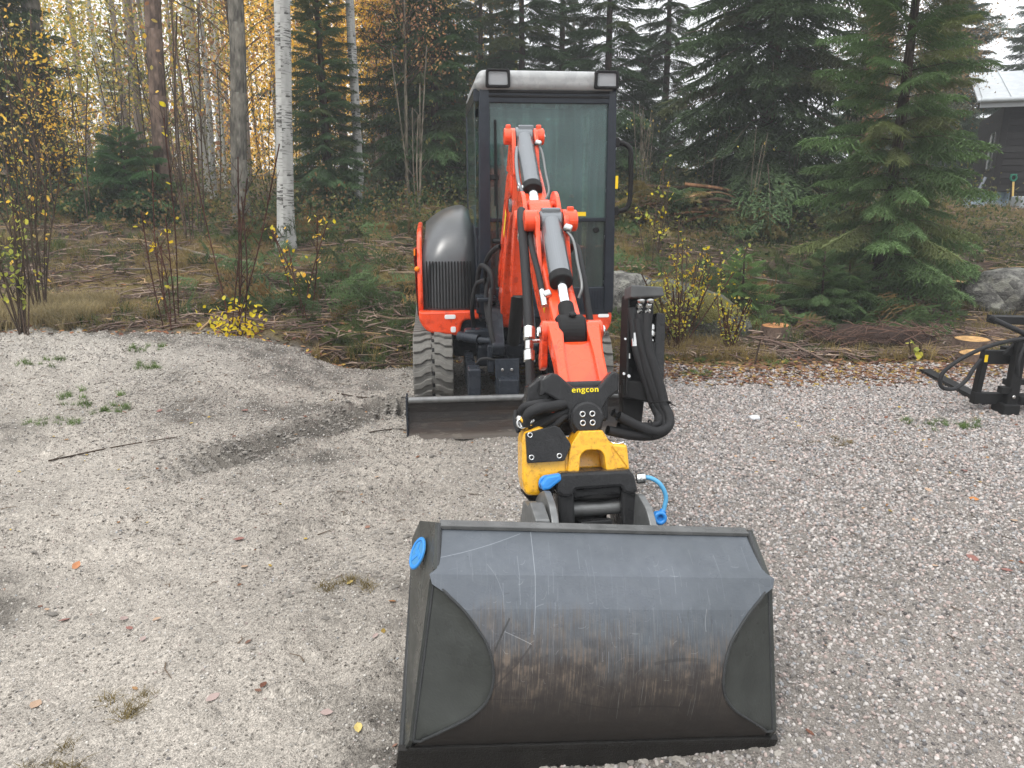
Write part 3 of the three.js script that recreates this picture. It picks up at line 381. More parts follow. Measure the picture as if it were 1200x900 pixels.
// --- tiltrotator (its own frame: origin at the round cover, z towards the front)
const S = 0.0032, px = (x, y) => [(x - 688) * S, (489 - y) * S];
const tr = part('tiltrotator', ex);
{
  const q = (l, r = 0.006) => roundPoly(l.map(([x, y, k]) => [...px(x, y), ...(k === undefined ? [] : [k])]), r);
  const TO = (name, l, m) => obj(name, onT(l), m, tr);
  TO('top_bracket', [ext(q([[634, 462], [636, 443], [648, 434, 0.012], [657, 437], [673, 452], [705, 453], [721, 435], [730, 437, 0.012], [729, 458], [716, 467], [709, 479], [710, 492], [667, 492], [668, 479], [656, 468], [641, 459]].reverse()), 0.06, 0.008).translate(0, 0, -0.03), ext(q([[618, 478], [622, 450], [636, 440], [644, 436], [650, 460], [645, 472], [634, 478]].reverse()), 0.10, 0.008).translate(0, 0, -0.09), ext(q([[722, 437], [730, 436], [731, 462], [722, 462]].reverse(), 0.003), 0.10, 0.004).translate(0, 0, -0.08), mv(box(0.2, 0.16, 0.14, 0.02), 0.0, 0.06, -0.11)], M.bracket);
  { const t = new TextGeometry('engcon', { font, size: 0.0208, depth: 0.0016, curveSegments: 6 }); t.computeBoundingBox(); const b = t.boundingBox; t.translate(-(b.min.x + b.max.x) / 2, 0, 0).scale(1.05, 0.92, 1).translate(0.0, (489 - 458.5) * S, 0.0004); TO('lettering', t, M.lime); }
  TO('round_cover', [drum(V(0, 0, -0.05), V(0, 0, 0.028), 0.062, 0.008, 40), ext(q([[668, 490], [708, 490], [706, 503], [698, 511], [678, 511], [670, 503]].reverse(), 0.012), 0.05, 0.01).translate(0, 0, -0.01)], M.bracket);
  for (const x of [-1, 1]) for (const y of [-1, 1]) { TO('bolt', [new THREE.TorusGeometry(0.0092, 0.0032, 8, 20).translate(x * 0.0185, y * 0.0165, 0.029)], M.zinc); TO('bolt_socket', [drum(V(x * 0.0185, y * 0.0165, 0.026), V(x * 0.0185, y * 0.0165, 0.0295), 0.0075, 0.001, 6)], M.black); }
  // yellow housing
  TO('rotor_housing', [
    ext(q([[661, 550], [664, 520, 0.02], [676, 503], [703, 503], [711, 517, 0.01], [719, 550], [706, 550], [704, 531, 0.012], [699, 525, 0.012], [682, 525, 0.012], [676, 531, 0.012], [674, 550]].reverse(), 0.004), 0.13, 0.004).translate(0, 0, 0.0),
    ext(q([[711, 518], [733, 521, 0.012], [735, 550], [712, 550]].reverse()), 0.16, 0.01).translate(0, 0, -0.03),
    mv(box(0.16, 0.11, 0.10, 0.02), 0, -0.14, -0.09),
    ext(q([[610, 512], [613, 502], [630, 496], [664, 510], [668, 540], [662, 557], [632, 558], [629, 576, 0.012], [612, 575, 0.02], [609, 556]].reverse()), 0.16, 0.016).translate(0, 0, -0.03)], M.yellow);
  TO('housing_recess', [mv(box(0.12, 0.10, 0.04, 0.012), 0.0, -0.15, -0.05, -0.25)], M.yellow);
  TO('cover_plate', [ext(q([[613, 503], [647, 495], [653, 498], [665, 517], [664, 521], [657, 536], [614, 537]].reverse(), 0.006), 0.022, 0.003).translate(0, 0, 0.062)], M.bracket);
  for (const [a, b] of [[618, 505], [619, 530.5], [651, 530]]) { const [x, y] = px(a, b); TO('bolt', [new THREE.TorusGeometry(0.008, 0.003, 8, 18).translate(x, y, 0.074)], M.zinc); TO('bolt_socket', [drum(V(x, y, 0.072), V(x, y, 0.0745), 0.006, 0.001, 6)], M.black); }
  TO('rotor_base', [drum(V(0.02, -0.30, -0.08), V(0.02, -0.2, -0.08), 0.16, 0.01, 40), ext(q([[611, 574], [630, 575], [640, 590], [632, 600], [615, 580]].reverse()), 0.12, 0.01).translate(0, 0, -0.06)], M.black);
  // quick coupler
  const TC = (name, l, m) => TO(name, [].concat(l).map((g) => g.translate(-0.022, 0, 0)), m);
  TC('quick_coupler', [
    ext(q([[653, 553, 0.02], [658, 548], [735, 548], [742, 553, 0.02], [746, 572], [740, 577, 0.016], [729, 574], [726, 567], [674, 568], [670, 576, 0.016], [658, 576, 0.012], [652, 570]].reverse()), 0.22, 0.012).translate(0, 0, 0.0),
    ext(q([[654, 574], [673, 572], [673, 621], [655, 621]].reverse(), 0.012), 0.20, 0.01).translate(0, 0, -0.01), ext(q([[728, 572], [745, 572], [748, 621], [728, 621]].reverse(), 0.012), 0.20, 0.01).translate(0, 0, -0.01),
    ext(q([[672, 568], [729, 567], [729, 577], [672, 578]].reverse(), 0.004), 0.14, 0.008).translate(0, 0, 0.01), mv(box(0.2, 0.2, 0.06, 0.01), 0.01, -0.34, -0.1)], M.bracket);
  TC('coupler_pin', [drum(V(...px(671, 594), 0.03), V(...px(730, 593), 0.03), 0.028, 0.004, 28)], M.steel);
  TC('locking_block', [ext(q([[680, 606], [717, 605], [717, 622], [680, 622]].reverse(), 0.004), 0.05, 0.004).translate(0, 0, 0.06)], M.bracket);
  TO('hose_plug', [mv(ext(q([[627, 560], [634, 551], [650, 549], [651, 556], [637, 566], [629, 567]].reverse(), 0.006), 0.05, 0.008), 0, 0, 0.09), new THREE.TorusGeometry(0.024, 0.006, 8, 20).translate(...px(635, 560), 0.08)], M.blue);
  TO('plug_socket', [drum(V(...px(636, 568), 0.05), V(...px(636, 558), 0.085), 0.03, 0.005)], M.black);
  TO('cap_lanyard', [tube([[...px(746, 561), 0.04], [...px(757, 560), 0.06], [...px(768, 567), 0.07], [...px(775, 582), 0.07], [...px(772, 598), 0.07]], 0.0085, 40)], M.lightblue);
  TO('dust_cap', [new THREE.TorusGeometry(0.018, 0.008, 10, 24).translate(...px(766, 606), 0.085), rod(V(...px(766, 606), 0.05), V(...px(766, 606), 0.08), 0.022), rod(V(...px(772, 598), 0.07), V(...px(768, 603), 0.07), 0.013)], M.blue);
  TO('cap_fitting', [drum(V(...px(742, 561), 0.05), V(...px(753, 560), 0.06), 0.02), drum(V(...px(748, 560), 0.06), V(...px(748, 560), 0.075), 0.012)], M.zinc);
  TO('tilt_cylinder_rod', [rod(V(...px(733, 520), 0.0), V(...px(735, 546), 0.0), 0.0085), tube([[...px(712, 515), 0], [...px(720, 520), 0.03], [...px(731, 519), 0.01]], 0.005)], M.chrome);
  // left fittings and hoses
  TO('fitting', [drum(V(...px(608, 484), 0.0), V(...px(613, 500), 0.02), 0.014), drum(V(...px(616, 487), 0.03), V(...px(624, 492), 0.04), 0.018), drum(V(...px(622, 478), 0.0), V(...px(628, 478), 0.02), 0.014), new THREE.TorusGeometry(0.018, 0.005, 8, 18).translate(...px(611, 492), 0.03)], M.zinc);
  TO('fitting_cap', [drum(V(...px(611, 486), 0.03), V(...px(614, 490), 0.05), 0.011)], M.yellow);
  for (const [l, r] of [[[[616, 494, 0.03], [618, 482, 0.05], [628, 476, 0.06], [645, 474, 0.03], [662, 472, 0.0]], 0.021], [[[612, 480, -0.02], [616, 474, 0.0], [630, 471, 0.02], [650, 470, -0.04]], 0.018], [[[620, 500, 0.0], [640, 492, 0.0], [655, 484, 0.0], [672, 480, -0.03]], 0.016], [[[630, 505, 0.0], [648, 498, 0.0], [660, 488, 0.0], [675, 484, -0.04]], 0.014], [[[606, 478, -0.02], [604, 490, 0.0], [607, 502, 0.02]], 0.009]]) TO('hose', [tube(l.map(([a, b, z]) => [...px(a, b), z]), r)], M.hose);
  TO('red_seal', [mv(box(0.05, 0.02, 0.03, 0.006), ...px(657, 479), -0.06)], M.red);
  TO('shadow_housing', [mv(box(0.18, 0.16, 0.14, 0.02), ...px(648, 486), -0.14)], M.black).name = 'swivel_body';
}
// --- hose box on the arm's outer side
{
  const hb = part('hose_box', ex), q = (l, r = 0.006) => roundPoly(l.map(([x, y]) => px(x, y)), r), HO = (name, l, m) => obj(name, onT([].concat(l).map((g) => g.scale(1.07, 1.07, 1).translate(0.060, -0.024, -0.22))), m, hb);
  HO('back_panel', [ext(q([[741, 340], [775, 340], [773, 380], [766, 458], [730, 458]].reverse()), 0.02, 0.004).translate(0, 0, -0.05), ext(q([[771, 362], [782, 364], [777, 455], [762, 456]].reverse(), 0.01), 0.07, 0.006).translate(0, 0, 0.0)], M.bracket);
  HO('side_wall', [mv(ext([[-0.06, 0], [0.05, 0], [0.05, 0.38], [-0.06, 0.38]], 0.010, 0.003).rotateY(-Math.PI / 2), px(732, 458)[0], px(732, 458)[1], -0.02, 0, 0, -0.06)], M.black);
  HO('top_cap', [ext(q([[737, 331], [775, 334], [776, 345], [736, 346]].reverse(), 0.008), 0.11, 0.006).translate(0, 0, 0.03)], M.cap);
  HO('lower_panel', [ext(q([[728, 440], [766, 446], [764, 470], [729, 462]].reverse()), 0.04, 0.006).translate(0, 0, 0.0), ext(q([[730, 456], [760, 460], [755, 495], [732, 492]].reverse()), 0.05, 0.006).translate(0, 0, -0.06)], M.black);
  for (const [x, y] of [[751, 348], [761.5, 348]]) HO('elbow_fitting', [mv(new THREE.SphereGeometry(0.0165, 16, 10), ...px(x, y), 0.05), drum(V(...px(x - 1, y + 3), 0.045), V(...px(x - 1.5, y + 9), 0.035), 0.013), drum(V(...px(x - 1.5, y + 10), 0.035), V(...px(x - 2, y + 16), 0.03), 0.0135)], M.zinc);
  HO('elbow_fitting', [drum(V(...px(764.5, 376), 0.04), V(...px(764, 384), 0.04), 0.010), drum(V(...px(764, 384), 0.04), V(...px(762, 391), 0.04), 0.015), drum(V(...px(762, 393), 0.04), V(...px(762, 398), 0.04), 0.0125)], M.zinc);
  HO('hose_label', [mv(new THREE.CylinderGeometry(0.0165, 0.0165, 0.05, 16), ...px(743.5, 394), 0.036)], M.zinc);
  HO('data_plate', [mv(box(0.014, 0.02, 0.003, 0.001), ...px(736, 413), 0.02)], M.white);
  HO('screw', [drum(V(...px(735, 437), 0.03), V(...px(735, 437), 0.036), 0.007, 0.001, 12), drum(V(...px(729, 434), 0.03), V(...px(729, 434), 0.036), 0.006, 0.001, 12), drum(V(...px(732, 393), 0.03), V(...px(732, 393), 0.036), 0.005, 0.001, 12)], M.zinc);
  const hs = [
    [[[741, 356], [743, 380], [744, 400], [750, 425], [757, 448], [763, 470], [768, 486], [762, 498], [740, 500], [715, 494]], 0.0155],
    [[[749, 364], [751, 385], [752, 405], [756, 430], [762, 452], [768, 470], [775, 486], [772, 499], [750, 505], [722, 503], [700, 498]], 0.0165],
    [[[758, 364], [756, 385], [758, 408], [764, 430], [769, 450], [773, 470], [778, 484], [776, 496], [760, 502], [735, 494], [712, 482]], 0.0165],
    [[[762, 398], [762, 412], [767, 432], [773, 452], [777, 472], [780, 487], [777, 500], [762, 507], [738, 507], [712, 502]], 0.015],
    [[[746, 370], [748, 392], [753, 415], [760, 440], [766, 460], [771, 480], [766, 493], [748, 496], [725, 488], [708, 478]], 0.013]];
  hs.forEach(([l, r], i) => HO('hose', [tube(l.map(([a, b], k) => [...px(a, b), 0.035 + 0.012 * i - (i > 2 ? 0.03 : 0) + 0.09 * Math.max(0, (k - 5) / 5)]), r * 1.12, 70)], M.hose));
  HO('zip_tie', [mv(new THREE.TorusGeometry(0.034, 0.003, 6, 24).scale(1.15, 1, 1), ...px(770, 470), 0.055, Math.PI / 2 - 0.2, 0, 0.25), mv(box(0.05, 0.004, 0.004, 0.001), ...px(780, 470), 0.07, 0, 0, -0.5), mv(new THREE.TorusGeometry(0.036, 0.003, 6, 24), ...px(754, 500), 0.09, 0, Math.PI / 2, 0)], M.black);
}
// ---------------------------------------------------------------- the grading bucket, standing on its cutting edge
{
  const bk = thing('grading_bucket', 'wide dark grey grading bucket on the gravel, its scratched and rusty back facing out', 'bucket');
  bk.position.set(0.272, 0.662, -2.12); bk.quaternion.setFromEuler(new THREE.Euler(R(5.12), R(8.8), R(-6.03), 'YXZ'));
  const prof = [[0, 0, 0.496], [-0.0225, 0.052, 0.499], [-0.045, 0.104, 0.503], [-0.058, 0.134, 0.508], [-0.066, 0.152, 0.530], [-0.085, 0.1715, 0.522], [-0.105, 0.192, 0.478], [-0.132, 0.2195, 0.437], [-0.165, 0.243, 0.402], [-0.21, 0.27, 0.366], [-0.255, 0.296, 0.347], [-0.305, 0.314, 0.343], [-0.355, 0.325, 0.355], [-0.40, 0.33, 0.39], [-0.435, 0.331, 0.44], [-0.47, 0.326, 0.49], [-0.50, 0.317, 0.525], [-0.555, 0.29, 0.548]];
  { const fine = prof.slice(8), c3 = new THREE.CatmullRomCurve3(fine.map((p) => V(...p))); prof.length = 8; for (let i = 0; i <= 40; i++) { const q = c3.getPoint(i / 40); prof.push([q.x, q.y, q.z]); } }
  const cols = 60, pos = [], uv = [], ix = [];
  let acc = 0; prof.forEach(([y, z, w], j) => { if (j) acc += Math.hypot(y - prof[j - 1][0], z - prof[j - 1][1]); for (let i = 0; i <= cols; i++) { const u = (i / cols) * 2 - 1; pos.push(u * w, y, z); uv.push((u * w + 0.56) / 1.12, 1 - acc / 0.70); } });
  const nv = pos.length / 3; for (let i = 0; i < nv; i++) { pos.push(pos[3 * i], pos[3 * i + 1] - 0.006, pos[3 * i + 2] - 0.009); uv.push(uv[2 * i], uv[2 * i + 1]); }
  const q4 = (a, b, c, d) => ix.push(a, b, c, b, d, c), W = cols + 1;
  for (let j = 0; j + 1 < prof.length; j++) { for (let i = 0; i < cols; i++) { const a = j * W + i; q4(a + W, a + W + 1, a, a + 1); q4(nv + a, nv + a + 1, nv + a + W, nv + a + W + 1); } for (const i of [0, cols]) { const a = j * W + i; i ? q4(a + W, nv + a + W, a, nv + a) : q4(a, nv + a, a + W, nv + a + W); } }
  let g = new THREE.BufferGeometry(); g.setAttribute('position', new THREE.Float32BufferAttribute(pos, 3)); g.setAttribute('uv', new THREE.Float32BufferAttribute(uv, 2)); g.setIndex(ix); g = toCreasedNormals(g, R(7));
  // paint, with soil and rust worn into its lower half and scratches along the digging direction
  const CW = 2048, CH = 1024, cv = document.createElement('canvas'); cv.width = CW; cv.height = CH; const c = cv.getContext('2d'), rnd = rng(77), img = c.createImageData(CW, CH);
  for (let y = 0; y < CH; y++) for (let x = 0; x < CW; x++) {
    const u = x / CW, v = y / CH, a = fbm(u * 6, v * 4, 4), b = fbm(u * 420, v * 7 + 3, 4), d = fbm(u * 44, v * 30, 4), e = fbm(u * 3 + 9, v * 3, 3), o = (y * CW + x) * 4;
    const soil = smoothstep(v + 0.26 * (a - 0.5) + 0.14 * (b - 0.5) + 0.16 * (e - 0.5) + 0.05 * (fbm(u * 600, v * 5, 2) - 0.5), 0.38, 0.60), dry = soil * smoothstep(b * 0.55 + d * 0.45 + 0.35 * (e - 0.5), 0.44, 0.66) * (1 - smoothstep(v, 0.68, 0.86) * 0.72), deep = smoothstep(v, 0.62, 0.85);
    let col = [74 + 20 * (a - 0.5) + 9 * (d - 0.5), 79 + 20 * (a - 0.5) + 9 * (d - 0.5), 85 + 22 * (a - 0.5) + 8 * (d - 0.5)];
    const dirt = [52 + 30 * (d - 0.5), 46 + 27 * (d - 0.5), 42 + 22 * (d - 0.5)], pale = [108, 94, 81], dark = [33, 29, 26];
    col = col.map((s, i) => lerp(lerp(lerp(s, dirt[i], soil * 0.92), pale[i], dry * 0.58), dark[i], deep * 0.8));
    for (let k = 0; k < 3; k++) img.data[o + k] = col[k]; img.data[o + 3] = 255;
  }
  c.putImageData(img, 0, 0); c.lineCap = 'round';
  for (let i = 0; i < 620; i++) { const x = rnd() * CW, y = (0.05 + 0.7 * Math.pow(rnd(), 0.8)) * CH, l = 20 + rnd() * rnd() * 230; c.strokeStyle = `rgba(${rnd() < 0.7 ? '205,212,216' : '40,36,34'},${0.04 + rnd() * rnd() * 0.24})`; c.lineWidth = 0.7 + rnd() * 1.8; c.beginPath(); c.moveTo(x, y); c.lineTo(x + (rnd() - 0.5) * 16, y + l); c.stroke(); }
  for (let i = 0; i < 200; i++) { const x = rnd() * CW, y = (0.18 + 0.5 * rnd()) * CH, l = 5 + rnd() * 50, t = rnd() * 6.3; c.strokeStyle = `rgba(${rnd() < 0.75 ? '200,205,208' : '35,33,32'},${0.05 + rnd() * 0.2})`; c.lineWidth = 0.8 + rnd() * 2.2; c.beginPath(); c.moveTo(x, y); c.quadraticCurveTo(x + Math.cos(t) * l * 0.6, y + 5, x + Math.cos(t) * l, y + Math.sin(t) * l * 0.8); c.stroke(); }
  for (let i = 0; i < 1500; i++) { const x = rnd() * CW, y = (0.36 + 0.34 * rnd()) * CH, l = 10 + rnd() * 110; c.strokeStyle = `rgba(${rnd() < 0.6 ? '150,132,114' : '24,22,20'},${0.08 + rnd() * 0.3})`; c.lineWidth = 0.6 + rnd() * 1.1; c.beginPath(); c.moveTo(x, y); c.lineTo(x + (rnd() - 0.5) * 10, y + l); c.stroke(); }
  for (const [p, w, al, col] of [[[[620, 20], [614, 300], [600, 480]], 2.5, 0.4, '215,220,224'], [[[60, 170], [300, 130], [560, 30]], 2.5, 0.3, '200,208,214'], [[[590, 520], [520, 600], [380, 710]], 9, 0.4, '34,31,29'], [[[470, 420], [420, 500], [400, 540]], 9, 0.6, '30,28,27'], [[[450, 470], [540, 500], [590, 520]], 2.5, 0.35, '205,208,208'], [[[1560, 380], [1540, 440], [1550, 470]], 4, 0.3, '190,190,188'], [[[360, 190], [420, 260], [440, 330]], 2.5, 0.2, '200,206,210'], [[[1260, 600], [1400, 575], [1530, 590]], 14, 0.25, '30,28,27'], [[[820, 760], [960, 790], [1080, 800]], 6, 0.4, '24,22,20'], [[[1150, 790], [1300, 785], [1420, 800]], 9, 0.4, '24,22,20'], [[[330, 740], [500, 745], [640, 750]], 6, 0.3, '26,23,21']]) { c.strokeStyle = `rgba(${col},${al})`; c.lineWidth = w; c.beginPath(); c.moveTo(...p[0]); c.quadraticCurveTo(...p[1], ...p[2]); c.stroke(); }
  const t = new THREE.CanvasTexture(cv); t.colorSpace = THREE.SRGBColorSpace;
  const rt = dataTex(256, (u, v) => { const k = 0.30 + 0.42 * smoothstep(1 - v + 0.2 * (fbm(u * 8, v * 8, 3) - 0.5), 0.42, 0.56) + 0.14 * (fbm(u * 20, v * 20, 3) - 0.5); return k; });
  const paint = std([0.055, 0.059, 0.063], 0.5, { map: rep(TXscuff, 2.2), roughnessMap: rep(TXblotch, 3), bumpMap: rep(TXgrain, 3), bumpScale: 0.001 }), grime = std([0.055, 0.060, 0.058], 0.55, { map: rep(TXscuff, 2), roughnessMap: rep(TXblotch, 2), bumpMap: rep(TXgrain, 3), bumpScale: 0.0006 }), dark = std([0.022, 0.021, 0.02], 0.5, { map: rep(TXscuff, 2.5), bumpMap: rep(TXgrain, 5), bumpScale: 0.003 });
  const rimMat = std([0.13, 0.135, 0.14], 0.5, { map: rep(TXscuff, 2.2), roughnessMap: rep(TXblotch, 3) });
  obj('back_sheet', g, std([1, 1, 1], 1, { map: t, specularIntensity: 0.75, roughnessMap: rt, bumpMap: rep(TXgrain, 2), bumpScale: 0.0005 }), bk, true);
  obj('top_rim', [bx(-0.497, 0.497, -0.004, 0.010, -0.022, 0.014, 0.003)], rimMat, bk);
  const strip = (s, a, b, arc) => { const n = arc.length, pos = [], ix = []; for (const th of [0, -0.008]) arc.forEach((p, i) => { for (let k = 0; k <= 4; k++) { const t = i / (n - 1); pos.push(lerp(lerp(a[0], b[0], t), p[0], k / 4) * s, lerp(lerp(a[1], b[1], t), p[1], k / 4), lerp(lerp(a[2], b[2], t), p[2], k / 4) + th); } }); for (const o of [0, n * 5]) for (let i = 0; i + 1 < n; i++) for (let k = 0; k < 4; k++) { const q = o + i * 5 + k, f = (s > 0) !== (o > 0); f ? ix.push(q, q + 1, q + 5, q + 1, q + 6, q + 5) : ix.push(q, q + 5, q + 1, q + 1, q + 5, q + 6); } const g = new THREE.BufferGeometry(); g.setAttribute('position', new THREE.Float32BufferAttribute(pos, 3)); g.setIndex(ix); g.computeVertexNormals(); return g; };
  const f1 = [0.516, -0.085, 0.15], f2 = [0.548, -0.50, 0.318];
  for (const s of [-1, 1]) {
    const S3 = (l) => (s > 0 ? l : [...l].reverse()).map(([x, y, z]) => [x * s, y, z]);
    const arc = prof.slice(4, 45).map(([y, z, w]) => [w - 0.003, y, z - 0.004]);
    obj('corner_plate', strip(s, f1, f2, arc), grime, bk);
    const sp = obj('side_plate', [plate(S3([[0.50, 0.012, 0.0], [0.507, -0.06, 0.135], f1, f2, [0.557, -0.57, 0.285], [0.552, -0.15, -0.17], [0.535, -0.06, -0.13]].reverse()), 0.012)], grime, bk);
    obj('side_edge', [rod(V(0.552 * s, -0.15, -0.17), V(0.572 * s, -0.58, 0.26), 0.011), rod(V(0.50 * s, 0.005, 0.0), V(0.506 * s, -0.075, 0.145), 0.009)], paint, bk);
    obj('weld_bead', [tube([f1, ...prof.slice(6, 45).map(([y, z, w]) => [w, y, z]), f2].map(([x, y, z]) => [x * s, y, z + 0.001]), 0.0045, 60, 6), rod(V(f1[0] * s, f1[1], f1[2]), V(f2[0] * s, f2[1], f2[2]), 0.004)], paint, bk);
    obj('lifting_lug', [side(roundPoly([[-0.46, -0.28], [-0.16, -0.20], [-0.16, -0.12], [-0.20, -0.085], [-0.26, -0.06], [-0.36, -0.055], [-0.42, -0.10], [-0.46, -0.14]], 0.02), 0.026, 0.004, s * 0.175 + 0.088), ...(s < 0 ? [side(roundPoly([[-0.40, -0.26], [-0.18, -0.2], [-0.18, -0.075], [-0.30, -0.07], [-0.32, -0.1], [-0.4, -0.12]], 0.01), 0.05, 0.004, -0.135)] : [])], M.steel, bk);
    if (s < 0) {
      const emblemMat = std([0.05, 0.20, 0.40], 0.5); // round emblem on the outer face
      const ep = [V(-0.50, 0.012, 0), V(-0.516, -0.085, 0.15), V(-0.588, -0.13, -0.19)], nn = ep[1].clone().sub(ep[0]).cross(ep[2].clone().sub(ep[0])).normalize(); if (nn.x > 0) nn.negate();
      const c0 = V(-0.531, -0.115, -0.02), m4 = new THREE.Matrix4().compose(c0.addScaledVector(nn, 0.026), new THREE.Quaternion().setFromUnitVectors(V(0, 0, 1), nn), V(1, 1, 1));
      const em = obj('emblem', [new THREE.CylinderGeometry(0.050, 0.050, 0.003, 40).rotateX(Math.PI / 2).applyMatrix4(m4)], emblemMat, bk);
      obj('emblem_ring', [new THREE.TorusGeometry(0.043, 0.006, 6, 40).scale(1, 1, 0.4).translate(0, 0, 0.002).applyMatrix4(m4), ...[0, 1, 2].map((i) => mv(box(0.012, 0.036, 0.003, 0.001), 0.017 * Math.cos(i * 2.1), 0.017 * Math.sin(i * 2.1), 0.002, 0, 0, i * 2.1 + 1.2).applyMatrix4(m4))], M.blue, bk.children.at(-1));
    }
  }
  obj('top_plate', plate([[-0.497, 0.0, -0.005], [0.497, 0.0, -0.005], [0.5, -0.25, -0.45], [-0.5, -0.25, -0.45]], 0.012), paint, bk);
  obj('cutting_edge', [mv(ext([[0.262, -0.70], [0.285, -0.70], [0.305, -0.548], [0.288, -0.542]].map(([z, y]) => [z, y]), 1.174, 0.003).rotateY(-Math.PI / 2), 0, 0, 0)], dark, bk);
  obj('edge_rib', [mv(box(1.12, 0.022, 0.03, 0.006), 0, -0.548, 0.292)], dark, bk);
  obj('inner_floor', plate([[-0.545, -0.56, 0.27], [0.545, -0.56, 0.27], [0.545, -0.45, 0.295], [-0.545, -0.45, 0.295]], 0.01), dark, bk);
}
// ---------------------------------------------------------------- gravel, litter, twigs and grass on the ground
const inst = (name, geo, m, n, fn, parent = scene) => { // fn(i) gives [matrix, colour]
  const o = new THREE.InstancedMesh(geo, m, n), c = new THREE.Color(); let k = 0;
  for (let i = 0; i < n; i++) { const r = fn(i); if (!r) continue; o.setMatrixAt(k, r[0]); if (r[1]) o.setColorAt(k, c.setRGB(...r[1])); k++; }
  if (parent !== scene) o.userData.kind = 'stuff'; o.count = k; o.name = parent === scene ? numbered(name) : name; o.castShadow = o.receiveShadow = true; parent.add(o); return o;
};
const mtx = (x, y, z, sx, sy = sx, sz = sx, rx = 0, ry = 0, rz = 0) => new THREE.Matrix4().compose(V(x, y, z), new THREE.Quaternion().setFromEuler(new THREE.Euler(rx, ry, rz, 'YXZ')), V(sx, sy, sz));
const plain = (rough = 0.9) => std([1, 1, 1], rough);
function stoneGeo(seed, detail = 0) { const r = rng(seed), g = new THREE.IcosahedronGeometry(1, detail), p = g.attributes.position, map = {}; for (let i = 0; i < p.count; i++) { const k = [p.getX(i), p.getY(i), p.getZ(i)].map((v) => v.toFixed(3)).join(); map[k] ??= 0.72 + 0.5 * r(); p.setXYZ(i, p.getX(i) * map[k], p.getY(i) * map[k] * 0.75, p.getZ(i) * map[k]); } g.computeVertexNormals(); return merge([g]); }
{
  const r = rng(5), stones = [stoneGeo(1), stoneGeo(2), stoneGeo(3)];
  const crumbs = [[0.22, 0.205, 0.185], [0.17, 0.155, 0.14], [0.30, 0.285, 0.26], [0.12, 0.11, 0.10], [0.34, 0.325, 0.30], [0.42, 0.405, 0.38], [0.36, 0.345, 0.32]];
  const pal = [[0.36, 0.34, 0.33], [0.28, 0.27, 0.265], [0.38, 0.365, 0.35], [0.37, 0.315, 0.295], [0.31, 0.26, 0.245], [0.16, 0.155, 0.15], [0.11, 0.105, 0.105], [0.37, 0.36, 0.35], [0.24, 0.25, 0.26]];
  stones.forEach((g, v) => tag(inst('gravel', g, plain(0.85), 98000, () => {
    const D = 1.3 + 6.0 * Math.pow(r(), 0.66), x = (r() * 2 - 1) * (0.72 * D + 0.7), right = smoothstep(x + 0.7 * (fbm(x * 0.9, D * 0.9, 3) - 0.5), -0.7, 0.7), patch = smoothstep(fbm(x * 1.1 + 3, D * 1.6 + 8, 3), 0.45, 0.62), keep = lerp(0.42 + 0.5 * patch + 0.2 * smoothstep(3.4 - D, 0, 1.5), 1, right);
    if (r() > keep || yardness(x, D) < 0.5 * r() + 0.2) return null;
    const s = (0.0026 + 0.0066 * Math.pow(r(), 2.8)) * lerp(0.7, 1.12, right) * (0.8 + 0.09 * D), c = r() > right && r() < 0.85 ? crumbs[Math.floor(r() * (patch > 0.4 ? 5 : 7))] : pal[Math.floor(Math.pow(r(), 1.15) * pal.length)], k = 0.66 + 0.52 * r(), w = right * (0.85 + 0.3 * smoothstep(D, 3.5, 6.5));
    return [mtx(x, height(x, -D) + s * 0.15, -D, s * (0.8 + 0.5 * r()), s, s, r() * 0.8, r() * 6.3, r() * 0.8), [c[0] * k * lerp(1.02, 1.0, w), c[1] * k * lerp(1.0, 0.965, w), c[2] * k * lerp(0.97, 0.94, w)]];
  }), 'loose grey and pinkish gravel strewn over the yard', 'gravel', null, 'stuff'));
}
// a curled leaf
function leafGeo(curl = 0.4) {
  const pts = [[0, -0.5], [0.22, -0.28], [0.34, 0], [0.24, 0.3], [0, 0.55], [-0.24, 0.3], [-0.34, 0], [-0.22, -0.28]], v = [];
  const P = ([x, y]) => [x, curl * (x * x * 2.2 + y * y * 0.5), y];
  pts.forEach((p, i) => v.push(...P([0, 0]), ...P(pts[(i + 1) % pts.length]), ...P(p)));
  const g = new THREE.BufferGeometry(); g.setAttribute('position', new THREE.Float32BufferAttribute(v, 3)); g.computeVertexNormals(); return merge([g]);
}
const LEAF = leafGeo(), leafMat = std([1, 1, 1], 0.75, {}), foliageMat = phys([1.1, 1.1, 1.1], 0.85, { specularIntensity: 0.2, transmission: 0.6, thickness: 0 });
const leafShades = [[0.34, 0.15, 0.07], [0.36, 0.15, 0.05], [0.33, 0.23, 0.16], [0.19, 0.09, 0.075], [0.29, 0.22, 0.20], [0.46, 0.36, 0.13]].map((c) => std(c, 0.75));
const browns = [[0.20, 0.085, 0.04], [0.27, 0.13, 0.055], [0.33, 0.19, 0.09], [0.16, 0.065, 0.04], [0.22, 0.12, 0.085], [0.40, 0.27, 0.06]];
